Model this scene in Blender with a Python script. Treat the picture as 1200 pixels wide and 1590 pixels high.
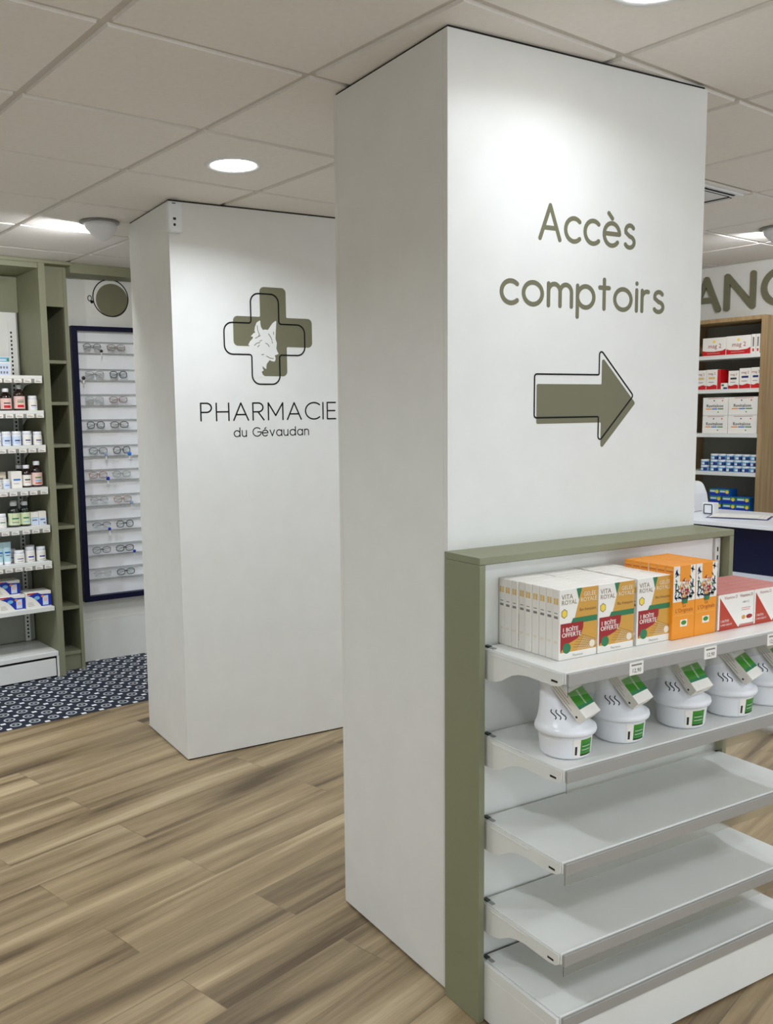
import bpy, bmesh, math, random
from mathutils import Matrix, Vector
random.seed(7)
scene = bpy.context.scene
for o in list(bpy.data.objects): bpy.data.objects.remove(o)
PI = math.pi
# ---------------------------------------------------------------- camera
cd = bpy.data.cameras.new('camera'); cam = bpy.data.objects.new('camera', cd)
scene.collection.objects.link(cam); scene.camera = cam
FPX, YAW, PITCH, ROLL = 1424.922, 0.525078, 0.12358, -0.014841
fw = Vector((math.sin(YAW)*math.cos(PITCH), math.cos(YAW)*math.cos(PITCH), -math.sin(PITCH)))
rt = Vector((math.cos(YAW), -math.sin(YAW), 0)); up = rt.cross(fw)
rt2 = rt*math.cos(ROLL)+up*math.sin(ROLL); up2 = -rt*math.sin(ROLL)+up*math.cos(ROLL)
m3 = Matrix((rt2, up2, -fw)).transposed()
cam.matrix_world = Matrix.Translation((-1.41037, -1.90056, 1.58337)) @ m3.to_4x4()
cd.sensor_fit = 'HORIZONTAL'; cd.sensor_width = 36; cd.lens = FPX*36/1200
cd.shift_x = 65.84/1200; cd.shift_y = 26.88/1200
cd.clip_start = 0.05; cd.clip_end = 60
# ---------------------------------------------------------------- look
scene.view_settings.view_transform = 'Standard'
scene.view_settings.look = 'None'
scene.view_settings.gamma = 1
scene.view_settings.use_curve_mapping = False
scene.view_settings.exposure = 0.12
W = bpy.data.worlds.new('world'); scene.world = W; W.use_nodes = True
W.node_tree.nodes['Background'].inputs[0].default_value = (.90, .97, 1.05, 1)
W.node_tree.nodes['Background'].inputs[1].default_value = 1.7      # added daylight fill, let in by openings made in the unseen front wall
LAMP_W = 9.5      # downlight power
SPOT_W = 5.0       # adjustable spots
H = 2.5208
TH = math.radians(7.742); CT, ST = math.cos(TH), math.sin(TH)
RM = Matrix.Rotation(TH, 4, 'Z')
def P(u, v, z=0): return Vector((u*CT-v*ST, u*ST+v*CT, z))
# lamps: ceiling downlights, those outside the frame added for brightness (the fittings are built further down at the same spots)
DOWN = [(.233, -.421), (.233, 1.379), (2.033, -.421), (2.033, 1.379), (-1.567, -.421), (-1.567, 1.379),
        (.233, -2.221), (-1.567, -2.221), (2.033, -2.221), (-1.567, 3.0), (2.033, 3.179)]
for i, (u, v) in enumerate(DOWN):
    L = bpy.data.lights.new('downlight_lamp', 'AREA'); L.shape = 'DISK'; L.size = .17; L.energy = LAMP_W*{0: .32, 5: 1.25, 4: 1.0, 9: 2.0, 10: 1.5}.get(i, 1)
    L.color = (.90, .975, 1.07); L.spread = math.radians(150)
    o = bpy.data.objects.new('downlight_lamp', L); scene.collection.objects.link(o)
    o.location = P(u, v, H-.014)
# ---------------------------------------------------------------- materials
def lin(c):
    c /= 255
    return c/12.92 if c <= .04045 else ((c+.055)/1.055)**2.4
def rgb(h):
    h = h.lstrip('#'); return tuple(lin(int(h[i:i+2], 16)) for i in (0, 2, 4))
MATS = {}
def mat(name, h, rough=.5, metal=0, var=.02, scale=8, trans=0, emit=0, spec=.5, bump=0, alpha=1, coat=0):
    if name in MATS: return MATS[name]
    m = bpy.data.materials.new(name); m.use_nodes = True
    nt = m.node_tree; b = nt.nodes['Principled BSDF']; c = rgb(h)
    tc = nt.nodes.new('ShaderNodeTexCoord'); nz = nt.nodes.new('ShaderNodeTexNoise')
    nz.inputs['Scale'].default_value = scale; nz.inputs['Detail'].default_value = 3
    nt.links.new(tc.outputs['Object'], nz.inputs['Vector'])
    r = nt.nodes.new('ShaderNodeValToRGB')
    r.color_ramp.elements[0].position = .3; r.color_ramp.elements[1].position = .7
    r.color_ramp.elements[0].color = (*[max(0, x*(1-var)) for x in c], 1)
    r.color_ramp.elements[1].color = (*[min(1, x*(1+var)) for x in c], 1)
    nt.links.new(nz.outputs['Fac'], r.inputs['Fac']); nt.links.new(r.outputs['Color'], b.inputs['Base Color'])
    b.inputs['Roughness'].default_value = rough; b.inputs['Metallic'].default_value = metal
    b.inputs['Specular IOR Level'].default_value = spec
    b.inputs['Transmission Weight'].default_value = trans
    b.inputs['Alpha'].default_value = alpha
    b.inputs['Coat Weight'].default_value = coat
    if emit:
        b.inputs['Emission Color'].default_value = (1, .98, .94, 1); b.inputs['Emission Strength'].default_value = emit
    if bump:
        n2 = nt.nodes.new('ShaderNodeTexNoise'); n2.inputs['Scale'].default_value = 220
        nt.links.new(tc.outputs['Object'], n2.inputs['Vector'])
        bp = nt.nodes.new('ShaderNodeBump'); bp.inputs['Strength'].default_value = bump; bp.inputs['Distance'].default_value = .002
        nt.links.new(n2.outputs['Fac'], bp.inputs['Height']); nt.links.new(bp.outputs['Normal'], b.inputs['Normal'])
    MATS[name] = m; return m
white_panel = mat('white_melamine', '#e6e6e2', .42, bump=.05)
paint = mat('wall_paint', '#dcdcd6', .7, bump=.05)
tile_m = mat('ceiling_tile', '#ebe6e0', .95, var=.02, scale=60, bump=.2)
tbar_m = mat('ceiling_grid', '#cfc9c1', .7)
dark = mat('shadow_gap', '#181612', .8)
olive = mat('olive_laminate', '#86886c', .5, bump=.05)
olive_v = mat('olive_vinyl', '#716f56', .55)
black_v = mat('black_vinyl', '#0c0c0b', .6, spec=.2)
olive_d = mat('olive_cabinet', '#85866c', .55)
navy = mat('navy_laminate', '#03062c', .45, spec=.25)
wmetal = mat('white_metal', '#e2e3de', .33, bump=.02)
grey_m = mat('grey_metal', '#8d8d88', .4)
silver = mat('grey_rail', '#a9a7a3', .35, metal=.3)
clear = mat('clear_plastic', '#f4f6f4', .08, trans=1, var=0)
acr = mat('acrylic_rail', '#eef1ee', .12, trans=.75, var=0)
black_p = mat('black_plastic', '#1b1c1d', .4)
whitep = mat('white_plastic', '#e9ebee', .28)
card_w = mat('white_card', '#eeeae2', .5)
card_c = mat('cream_card', '#e9dfc9', .5)
gold = mat('gold_print', '#cf9a3a', .4)
gold_l = mat('pale_gold_print', '#e0bd77', .4)
green_p = mat('green_print', '#23764a', .45)
green_b = mat('bright_green_print', '#3d8a26', .35)
red_d = mat('dark_red_print', '#9c0d12', .4)
brown_t = mat('brown_text', '#7a5a3a', .5)
grey_t = mat('grey_text', '#807e7c', .5)
black_t = mat('dark_text', '#26262a', .5)
orange = mat('orange_card', '#f0961a', .45)
orange_t = mat('orange_brown_text', '#9a4a10', .5)
red_o = mat('brick_red_print', '#b8361a', .42)
pinkred = mat('pink_edge_card', '#c98078', .5)
red_b = mat('red_print', '#c8141c', .4)
blue_l = mat('light_blue_print', '#78b9e0', .4)
blue_d = mat('dark_blue_print', '#12266e', .4)
blue_k = mat('royal_blue_print', '#1330a8', .4)
blue_y = mat('sky_blue_print', '#1a6fc4', .4)
yellow_p = mat('yellow_print', '#f0d24a', .4)
glass_br = mat('brown_glass', '#1c0a08', .1, coat=.5)
glass_gr = mat('dark_green_glass', '#0c1810', .1, coat=.5)
pink_l = mat('pink_label', '#e8c4bc', .5)
pale_blue = mat('pale_blue_label', '#cfdcf2', .5)
lampm = mat('lamp_diffuser', '#ffffff', .5, emit=9, var=0)
# floor: oak vinyl planks, light and dark streaks along the boards
def floor_material():
    m = bpy.data.materials.new('oak_planks'); m.use_nodes = True; nt = m.node_tree; N = nt.nodes; Lk = nt.links
    b = N['Principled BSDF']; tc = N.new('ShaderNodeTexCoord')
    mp = N.new('ShaderNodeMapping'); mp.inputs['Rotation'].default_value = (0, 0, -math.radians(9.2)); Lk.new(tc.outputs['Object'], mp.inputs['Vector'])
    br = N.new('ShaderNodeTexBrick'); br.offset = .37; br.inputs['Scale'].default_value = 1
    br.inputs['Brick Width'].default_value = 1.22; br.inputs['Row Height'].default_value = .20
    br.inputs['Mortar Size'].default_value = .0012; br.inputs['Mortar Smooth'].default_value = .2
    br.inputs['Color1'].default_value = (0, 0, 0, 1); br.inputs['Color2'].default_value = (1, 1, 1, 1); br.inputs['Mortar'].default_value = (.5, .5, .5, 1)
    Lk.new(mp.outputs['Vector'], br.inputs['Vector'])
    # offset the grain per board
    vm = N.new('ShaderNodeVectorMath'); vm.operation = 'MULTIPLY_ADD'; vm.inputs[1].default_value = (7.3, 3.1, 5.7)
    Lk.new(br.outputs['Color'], vm.inputs[0]); Lk.new(mp.outputs['Vector'], vm.inputs[2])
    s1 = N.new('ShaderNodeMapping'); s1.inputs['Scale'].default_value = (.55, 9, 1); Lk.new(vm.outputs[0], s1.inputs['Vector'])
    n1 = N.new('ShaderNodeTexNoise'); n1.inputs['Scale'].default_value = 1.1; n1.inputs['Detail'].default_value = 5; n1.inputs['Distortion'].default_value = .6
    Lk.new(s1.outputs['Vector'], n1.inputs['Vector'])
    s2 = N.new('ShaderNodeMapping'); s2.inputs['Scale'].default_value = (6, 130, 1); Lk.new(vm.outputs[0], s2.inputs['Vector'])
    n2 = N.new('ShaderNodeTexNoise'); n2.inputs['Scale'].default_value = 1; n2.inputs['Detail'].default_value = 4
    Lk.new(s2.outputs['Vector'], n2.inputs['Vector'])
    cr = N.new('ShaderNodeValToRGB'); e = cr.color_ramp.elements
    e[0].position = .33; e[0].color = (*rgb('#57462f'), 1); e[1].position = .70; e[1].color = (*rgb('#b3a07e'), 1)
    k = e.new(.45); k.color = (*rgb('#857254'), 1); k = e.new(.55); k.color = (*rgb('#988463'), 1)
    Lk.new(n1.outputs['Fac'], cr.inputs['Fac'])
    fine = N.new('ShaderNodeMapRange'); fine.inputs['From Min'].default_value = .3; fine.inputs['From Max'].default_value = .7
    fine.inputs['To Min'].default_value = .86; fine.inputs['To Max'].default_value = 1.1; Lk.new(n2.outputs['Fac'], fine.inputs['Value'])
    tone = N.new('ShaderNodeMapRange'); tone.inputs['To Min'].default_value = .88; tone.inputs['To Max'].default_value = 1.12; Lk.new(br.outputs['Color'], tone.inputs['Value'])
    mu = N.new('ShaderNodeMath'); mu.operation = 'MULTIPLY'; Lk.new(fine.outputs[0], mu.inputs[0]); Lk.new(tone.outputs[0], mu.inputs[1])
    seam = N.new('ShaderNodeMapRange'); seam.inputs['To Min'].default_value = 1; seam.inputs['To Max'].default_value = .6; Lk.new(br.outputs['Fac'], seam.inputs['Value'])
    mu2 = N.new('ShaderNodeMath'); mu2.operation = 'MULTIPLY'; Lk.new(mu.outputs[0], mu2.inputs[0]); Lk.new(seam.outputs[0], mu2.inputs[1])
    sc = N.new('ShaderNodeVectorMath'); sc.operation = 'SCALE'; Lk.new(cr.outputs['Color'], sc.inputs[0]); Lk.new(mu2.outputs[0], sc.inputs['Scale'])
    Lk.new(sc.outputs[0], b.inputs['Base Color']); b.inputs['Roughness'].default_value = .42
    bp = N.new('ShaderNodeBump'); bp.inputs['Strength'].default_value = .12; bp.inputs['Distance'].default_value = .002
    Lk.new(n2.outputs['Fac'], bp.inputs['Height']); Lk.new(bp.outputs['Normal'], b.inputs['Normal'])
    return m
def mnode(nt, op, a, b=None, c=None):
    n = nt.nodes.new('ShaderNodeMath'); n.operation = op
    for i, x in enumerate((a, b, c)):
        if x is None: continue
        if isinstance(x, (int, float)): n.inputs[i].default_value = x
        else: nt.links.new(x, n.inputs[i])
    return n.outputs[0]
def carpet_material():
    m = bpy.data.materials.new('patterned_navy_floor'); m.use_nodes = True; nt = m.node_tree; b = nt.nodes['Principled BSDF']
    tc = nt.nodes.new('ShaderNodeTexCoord'); sx = nt.nodes.new('ShaderNodeSeparateXYZ'); nt.links.new(tc.outputs['Object'], sx.inputs[0])
    def cell(out, off): return mnode(nt, 'SUBTRACT', mnode(nt, 'FRACT', mnode(nt, 'ADD', mnode(nt, 'MULTIPLY', out, 10.), off)), .5)
    X, Y = sx.outputs[0], sx.outputs[1]
    # solid lozenges at every lattice point
    ax = mnode(nt, 'ABSOLUTE', cell(X, .25+.5)); ay = mnode(nt, 'ABSOLUTE', cell(Y, .65))
    dash = mnode(nt, 'MULTIPLY', mnode(nt, 'LESS_THAN', ax, .13), mnode(nt, 'LESS_THAN', ay, .12))
    # rings at the cell centres
    bx = cell(X, .25); by = cell(Y, .15)
    r = mnode(nt, 'SQRT', mnode(nt, 'ADD', mnode(nt, 'MULTIPLY', bx, bx), mnode(nt, 'MULTIPLY', by, by)))
    ring = mnode(nt, 'MULTIPLY', mnode(nt, 'LESS_THAN', r, .30), mnode(nt, 'GREATER_THAN', r, .21))
    dot = mnode(nt, 'LESS_THAN', r, .07)
    ringm = mnode(nt, 'MULTIPLY', mnode(nt, 'MAXIMUM', ring, dot), .62)
    f = mnode(nt, 'MAXIMUM', dash, ringm)
    nz = nt.nodes.new('ShaderNodeTexNoise'); nz.inputs['Scale'].default_value = 90; nt.links.new(tc.outputs['Object'], nz.inputs['Vector'])
    cr = nt.nodes.new('ShaderNodeValToRGB'); cr.color_ramp.elements[0].color = (*rgb('#0a1220'), 1); cr.color_ramp.elements[1].color = (*rgb('#182236'), 1)
    nt.links.new(nz.outputs['Fac'], cr.inputs['Fac'])
    mx = nt.nodes.new('ShaderNodeMixRGB'); nt.links.new(f, mx.inputs[0]); nt.links.new(cr.outputs[0], mx.inputs[1]); mx.inputs[2].default_value = (*rgb('#e4e6e8'), 1)
    nt.links.new(mx.outputs[0], b.inputs['Base Color']); b.inputs['Roughness'].default_value = .8
    return m
def wood_material(name, c1, c2, axis):
    m = bpy.data.materials.new(name); m.use_nodes = True; nt = m.node_tree; b = nt.nodes['Principled BSDF']
    tc = nt.nodes.new('ShaderNodeTexCoord'); mp = nt.nodes.new('ShaderNodeMapping'); s = [40, 40, 40]; s[axis] = 2
    mp.inputs['Scale'].default_value = s; nt.links.new(tc.outputs['Object'], mp.inputs['Vector'])
    nz = nt.nodes.new('ShaderNodeTexNoise'); nz.inputs['Scale'].default_value = 1; nz.inputs['Detail'].default_value = 4; nt.links.new(mp.outputs[0], nz.inputs['Vector'])
    cr = nt.nodes.new('ShaderNodeValToRGB'); cr.color_ramp.elements[0].position = .3; cr.color_ramp.elements[1].position = .7
    cr.color_ramp.elements[0].color = (*rgb(c1), 1); cr.color_ramp.elements[1].color = (*rgb(c2), 1)
    nt.links.new(nz.outputs['Fac'], cr.inputs['Fac']); nt.links.new(cr.outputs[0], b.inputs['Base Color']); b.inputs['Roughness'].default_value = .55
    return m
oak = wood_material('oak_laminate', '#8f744f', '#b0946a', 2)
# ---------------------------------------------------------------- mesh builder
class MB:
    def __init__(s): s.v = []; s.f = []; s.mi = []; s.sm = []; s.mats = []
    def mid(s, m):
        if m not in s.mats: s.mats.append(m)
        return s.mats.index(m)
    def add(s, vs, fs, m, M=None, smooth=False):
        o = len(s.v); k = s.mid(m)
        for p in vs:
            p = Vector(p); s.v.append(tuple(M @ p if M is not None else p))
        for f in fs: s.f.append([o+i for i in f]); s.mi.append(k); s.sm.append(smooth)
        return s
    def box(s, a, b, m, bev=0, M=None, seg=2):
        x0, y0, z0 = a; x1, y1, z1 = b
        if bev <= 0:
            vs = [(x0, y0, z0), (x1, y0, z0), (x1, y1, z0), (x0, y1, z0), (x0, y0, z1), (x1, y0, z1), (x1, y1, z1), (x0, y1, z1)]
            return s.add(vs, [(0, 3, 2, 1), (4, 5, 6, 7), (0, 1, 5, 4), (1, 2, 6, 5), (2, 3, 7, 6), (3, 0, 4, 7)], m, M)
        bm = bmesh.new(); bmesh.ops.create_cube(bm, size=1)
        for v in bm.verts: v.co = Vector(((x0+x1)/2+v.co.x*(x1-x0), (y0+y1)/2+v.co.y*(y1-y0), (z0+z1)/2+v.co.z*(z1-z0)))
        bmesh.ops.bevel(bm, geom=bm.edges[:], offset=bev, segments=seg, affect='EDGES', profile=.5)
        bm.verts.index_update()
        s.add([v.co.copy() for v in bm.verts], [[v.index for v in f.verts] for f in bm.faces], m, M); bm.free(); return s
    def prism(s, pts, M, m, t=.0004, z0=0):
        # pts: 2D polygon (counter clockwise), M maps (a, b, n); a solid of thickness t
        n = len(pts)
        if sum(pts[i][0]*pts[(i+1) % n][1]-pts[(i+1) % n][0]*pts[i][1] for i in range(n)) < 0: pts = pts[::-1]
        vs = [(a, b, z0) for a, b in pts]+[(a, b, z0+t) for a, b in pts]
        fs = [list(range(n-1, -1, -1)), list(range(n, 2*n))]+[(i, (i+1) % n, n+(i+1) % n, n+i) for i in range(n)]
        return s.add(vs, fs, m, M)
    def rect(s, a0, b0, a1, b1, M, m, t=.0003, z0=0): return s.prism([(a0, b0), (a1, b0), (a1, b1), (a0, b1)], M, m, t, z0)
    def stroke(s, pts, w, M, m, t=.0004, z0=0, closed=False, caps=10):
        # one mitred strip per stroke with half-round ends; each stroke tops out a hair apart so crossings stay clean
        Q = []
        for p in pts:
            if not Q or math.hypot(p[0]-Q[-1][0], p[1]-Q[-1][1]) > 1e-6: Q.append(p)
        if closed and math.hypot(Q[0][0]-Q[-1][0], Q[0][1]-Q[-1][1]) < 1e-6: Q.pop()
        if not closed and len(Q) > 3 and math.hypot(Q[0][0]-Q[-1][0], Q[0][1]-Q[-1][1]) < 1e-6: Q.pop(); closed = True
        # split open strokes at sharp corners
        if not closed:
            for i in range(1, len(Q)-1):
                d1 = Vector((Q[i][0]-Q[i-1][0], Q[i][1]-Q[i-1][1])).normalized(); d2 = Vector((Q[i+1][0]-Q[i][0], Q[i+1][1]-Q[i][1])).normalized()
                if d1.dot(d2) < .35:
                    s.stroke(Q[:i+1], w, M, m, t, z0, False, caps); return s.stroke(Q[i:], w, M, m, t, z0, False, caps)
        n = len(Q)
        if n < 2: return s
        s.nst = getattr(s, 'nst', 0)+1; t = t+2e-5*(s.nst % 9)
        L, R = [], []
        for i in range(n):
            a = Q[i-1] if (i > 0 or closed) else None; c = Q[(i+1) % n] if (i < n-1 or closed) else None; b = Q[i]
            d1 = Vector((b[0]-a[0], b[1]-a[1])).normalized() if a else None; d2 = Vector((c[0]-b[0], c[1]-b[1])).normalized() if c else None
            if d1 is None: d1 = d2
            if d2 is None: d2 = d1
            nn = (Vector((-d1.y, d1.x))+Vector((-d2.y, d2.x))).normalized(); k = w/2/max(.45, nn.dot(Vector((-d1.y, d1.x))))
            L.append((b[0]+nn.x*k, b[1]+nn.y*k)); R.append((b[0]-nn.x*k, b[1]-nn.y*k))
        vs = []; fs = []
        for i in range(n): vs += [(*R[i], z0+t), (*L[i], z0+t), (*R[i], z0), (*L[i], z0)]
        for i in range(n if closed else n-1):
            j = (i+1) % n; A, B = 4*i, 4*j
            fs += [(A, B, B+1, A+1), (A+2, B+2, B, A), (A+1, B+1, B+3, A+3)]
        s.add(vs, fs, m, M)
        if not closed:
            for i, j in ((0, 1), (n-1, n-2)):
                b = Q[i]; an = math.atan2(b[1]-Q[j][1], b[0]-Q[j][0])
                s.prism([(b[0]+w/2*math.cos(an-PI/2+PI*k/caps), b[1]+w/2*math.sin(an-PI/2+PI*k/caps)) for k in range(caps+1)], M, m, t, z0)
        return s
    def lathe(s, prof, m, n=24, M=None, smooth=True, off=None, sx=1, sy=1):
        vs = []; fs = []
        for i, (r, z) in enumerate(prof):
            ox, oy = off(z) if off else (0, 0)
            for k in range(n): vs.append((ox+sx*r*math.cos(2*PI*k/n), oy+sy*r*math.sin(2*PI*k/n), z))
        for i in range(len(prof)-1):
            for k in range(n): fs.append((i*n+k, i*n+(k+1) % n, (i+1)*n+(k+1) % n, (i+1)*n+k))
        s.add(vs, fs, m, M, smooth)
        if prof[0][0] > 1e-6: s.add(vs[:n], [list(range(n-1, -1, -1))], m, M)
        if prof[-1][0] > 1e-6: s.add(vs[-n:], [list(range(n))], m, M)
        return s
    def tube(s, pts, r, m, n=8, M=None):
        pts = [Vector(p) for p in pts]; vs = []; fs = []; up0 = None
        for i, p in enumerate(pts):
            d = (pts[min(i+1, len(pts)-1)]-pts[max(i-1, 0)]).normalized()
            a = up0 if up0 is not None else (Vector((0, 0, 1)) if abs(d.z) < .9 else Vector((1, 0, 0)))
            x = d.cross(a).normalized(); y = x.cross(d).normalized(); up0 = y
            for k in range(n): vs.append(p+r*(x*math.cos(2*PI*k/n)+y*math.sin(2*PI*k/n)))
        for i in range(len(pts)-1):
            for k in range(n): fs.append((i*n+k, i*n+(k+1) % n, (i+1)*n+(k+1) % n, (i+1)*n+k))
        fs += [list(range(n-1, -1, -1)), [(len(pts)-1)*n+k for k in range(n)]]
        return s.add(vs, fs, m, M, True)
    def text(s, txt, size, x, y, M, m, align='C', z0=.0003, wide=1, bold=0):
        vs, fs, w = text_mesh(txt, size)
        ox = {'C': -w*wide/2, 'L': 0, 'R': -w*wide}[align]
        for d in ([0] if not bold else [0, bold, -bold]):
            s.add([(x+ox+p[0]*wide+d, y+p[1], z0) for p in vs], fs, m, M)
        return s
    def mesh(s, name):
        me = bpy.data.meshes.new(name); me.from_pydata(s.v, [], s.f)
        for m in s.mats: me.materials.append(m)
        for p, k, q in zip(me.polygons, s.mi, s.sm): p.material_index = k; p.use_smooth = q
        me.update(); return me
    def build(s, name, parent=None, M=None):
        o = bpy.data.objects.new(name, s.mesh(name)); scene.collection.objects.link(o)
        if parent: o.parent = parent
        if M is not None: o.matrix_local = M
        return o
_tc = {}
def text_mesh(txt, size):
    if txt not in _tc:
        c = bpy.data.curves.new('t', 'FONT'); c.body = txt; c.size = 1; c.resolution_u = 2
        o = bpy.data.objects.new('t', c); scene.collection.objects.link(o)
        dg = bpy.context.evaluated_depsgraph_get(); e = o.evaluated_get(dg); me = e.to_mesh()
        vs = [(v.co.x, v.co.y) for v in me.vertices]; fs = [tuple(p.vertices) for p in me.polygons]
        e.to_mesh_clear(); bpy.data.objects.remove(o); bpy.data.curves.remove(c)
        _tc[txt] = (vs, fs, max(v[0] for v in vs))
    vs, fs, w = _tc[txt]
    return [(a*size, b*size) for a, b in vs], fs, w*size
# face maps: (a right, b up, n out)
def face(origin, right, out):
    r = Vector(right); n = Vector(out); u = Vector((0, 0, 1)) if abs(n.z) < .5 else n.cross(r)
    M = Matrix((r, u, n)).transposed().to_4x4(); M.translation = Vector(origin); return M
def thing(name, label, cat, M, group=None):
    o = bpy.data.objects.new(name, None); scene.collection.objects.link(o); o.empty_display_size = .05
    o.matrix_world = M; return tag(o, label, cat, group)
def tag(o, label, cat, group=None):
    o['label'] = label; o['category'] = cat
    if group: o['group'] = group
    return o
def struct(o): o['kind'] = 'structure'; return o
def RP(u, v, z=0, rz=0): return Matrix.Translation(P(u, v, z)) @ Matrix.Rotation(TH+rz, 4, 'Z')
def copy_tree(o, M=None, parent=None):
    c = o.copy(); scene.collection.objects.link(c)
    if parent: c.parent = parent
    if M is not None: c.matrix_world = M
    for ch in o.children: copy_tree(ch, None, c)
    return c
# ---------------------------------------------------------------- stroke font
def arc(cx, cy, rx, ry, a0, a1, n=14):
    return [(cx+rx*math.cos(math.radians(a0+(a1-a0)*i/n)), cy+ry*math.sin(math.radians(a0+(a1-a0)*i/n))) for i in range(n+1)]
X = .70
GL = {
 'A': (.80, [[(0, 0), (.40, 1), (.80, 0)], [(.13, .33), (.67, .33)]]),
 'c': (.58, [arc(.35, .35, .35, .35, 48, 312, 20)]),
 'e': (.68, [[(.02, .37), (.68, .37)]+arc(.35, .35, .34, .35, 4, 318, 22)]),
 's': (.44, [arc(.24, .525, .19, .175, 35, 200, 10)+[(.24, .35)]+arc(.23, .175, .21, .175, 75, -150, 14)]),
 'o': (.72, [arc(.36, .35, .36, .35, 0, 360, 28)]),
 'm': (.92, [[(0, 0), (0, X)], arc(.23, .45, .23, .25, 180, 0)+[(.46, 0)], arc(.69, .45, .23, .25, 180, 0)+[(.92, 0)]]),
 'n': (.50, [[(0, 0), (0, X)], arc(.25, .45, .25, .25, 180, 0)+[(.50, 0)]]),
 'p': (.68, [[(0, -.32), (0, X)], arc(.34, .35, .34, .35, 0, 360, 28)]),
 'd': (.68, [[(.68, 0), (.68, 1.02)], arc(.34, .35, .34, .35, 0, 360, 28)]),
 'a': (.64, [[(.64, 0), (.64, X)], arc(.32, .35, .32, .35, 0, 360, 28)]),
 'u': (.50, [[(0, X)]+arc(.25, .25, .25, .25, 180, 360)+[(.50, X)], [(.50, 0), (.50, X)]]),
 'v': (.54, [[(0, X), (.27, 0), (.54, X)]]),
 't': (.40, [[(.19, .97), (.19, 0)], [(0, X), (.40, X)]]),
 'i': (.0, [[(0, 0), (0, X)], [(0, .93), (0, .935)]]),
 'r': (.28, [[(0, 0), (0, X)], arc(.22, .44, .22, .24, 180, 75, 8)]),
 'P': (.56, [[(0, 0), (0, 1), (.30, 1)]+arc(.30, .74, .26, .26, 90, -90)+[(0, .48)]]),
 'R': (.60, [[(0, 0), (0, 1), (.30, 1)]+arc(.30, .74, .26, .26, 90, -90)+[(0, .48)], [(.28, .48), (.60, 0)]]),
 'H': (.66, [[(0, 0), (0, 1)], [(.66, 0), (.66, 1)], [(0, .5), (.66, .5)]]),
 'M': (.82, [[(0, 0), (0, 1), (.41, .25), (.82, 1), (.82, 0)]]),
 'C': (.78, [arc(.50, .5, .50, .50, 48, 312, 26)]),
 'G': (.86, [arc(.50, .5, .50, .50, 45, 360, 28)+[(.56, .5)]]),
 'I': (.0, [[(0, 0), (0, 1)]]),
 'E': (.50, [[(.50, 1), (0, 1), (0, 0), (.50, 0)], [(0, .5), (.46, .5)]]),
 'N': (.72, [[(0, 0), (0, 1), (.72, 0), (.72, 1)]]),
 ' ': (.26, []),
}
GL['è'] = (.68, GL['e'][1]+[[(.20, 1.0), (.36, .85)]])
GL['é'] = (.68, GL['e'][1]+[[(.30, .85), (.46, 1.0)]])
def stroke_text(mb, s, x0, x1, base, cap, sw, M, m, sp=.2, t=.0004, z0=0):
    tot = sum(GL[ch][0] for ch in s)+sp*(len(s)-1); k = (x1-x0-sw)/tot; x = x0+sw/2
    for ch in s:
        w, st = GL[ch]
        for pl in st: mb.stroke([(x+p[0]*k, base+sw/2+p[1]*(cap-sw)) for p in pl], sw, M, m, t, z0)
        x += (w+sp)*k
# ---------------------------------------------------------------- room shell
U0, U1, V0, V1 = -3.2, 4.145, -4.0, 4.2
mb = MB(); mb.box((U0-.1, V0-.1, -.1), (U1+.1, V1+.1, 0), floor_material()); struct(mb.build('floor', M=RM))
mb = MB(); mb.box((U0-.1, V0-.1, 0), (U0, V1+.1, H+.05), paint); struct(mb.build('wall_left', M=RM))
mb = MB(); mb.box((U1, V0-.1, 0), (U1+.1, V1+.1, H+.05), paint); struct(mb.build('wall_right', M=RM))
mb = MB(); mb.box((U0, V1, 0), (U1, V1+.1, H+.05), paint); struct(mb.build('wall_back', M=RM))
mb = MB()
for a, b in (((U0, V0-.1, 0), (U1, V0, .25)), ((U0, V0-.1, 2.4), (U1, V0, H+.05)), ((U0, V0-.1, .25), (U0+.3, V0, 2.4)), ((U1-.3, V0-.1, .25), (U1, V0, 2.4)), ((.3, V0-.1, .25), (.6, V0, 2.4))): mb.box(a, b, paint)
struct(mb.build('wall_front', M=RM))  # openings added in this unseen wall to let fill light in
# suspended ceiling: dropped tiles in a metal grid; open where lamps and the air diffuser sit
mb = MB(); GU, GV = -.067, .479; g = .0125
mb.box((U0, V0, H+.009), (U1, V1, H+.03), tbar_m)
for i in range(-7, 9):
    for j in range(-9, 8):
        a0, a1, b0, b1 = GU+.6*i+g, GU+.6*(i+1)-g, GV+.6*j+g, GV+.6*(j+1)-g
        a0, a1, b0, b1 = max(a0, U0), min(a1, U1), max(b0, V0), min(b1, V1)
        if a1-a0 < .02 or b1-b0 < .02 or (i, j) == (3, 0): continue
        c = .0025
        vs = [(a0, b0, H+.010), (a1, b0, H+.010), (a1, b1, H+.010), (a0, b1, H+.010), (a0+c, b0+c, H), (a1-c, b0+c, H), (a1-c, b1-c, H), (a0+c, b1-c, H)]
        mb.add(vs, [(4, 7, 6, 5), (0, 4, 5, 1), (1, 5, 6, 2), (2, 6, 7, 3), (3, 7, 4, 0)], tile_m)
struct(mb.build('ceiling', M=RM))
# patterned floor at the back
mb = MB(); mb.box((U0, 2.972, 0), (1.9, V1-.001, .002), carpet_material())
struct(tag(mb.build('floor_patterned', M=RM), 'navy floor covering patterned with white rings and dashes', 'floor'))
# short wall that carries the glasses display, with a raised lower panel
WT = math.radians(2.0); WM = Matrix.Translation((.05, 4.05, 0)) @ Matrix.Rotation(WT, 4, 'Z')
mb = MB(); mb.box((-.035, 0, 0), (.95, .06, H-.004), paint); mb.box((-.035, -.012, 0), (.95, 0, .275), paint)
struct(mb.build('wall_display', M=WM))
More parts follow.
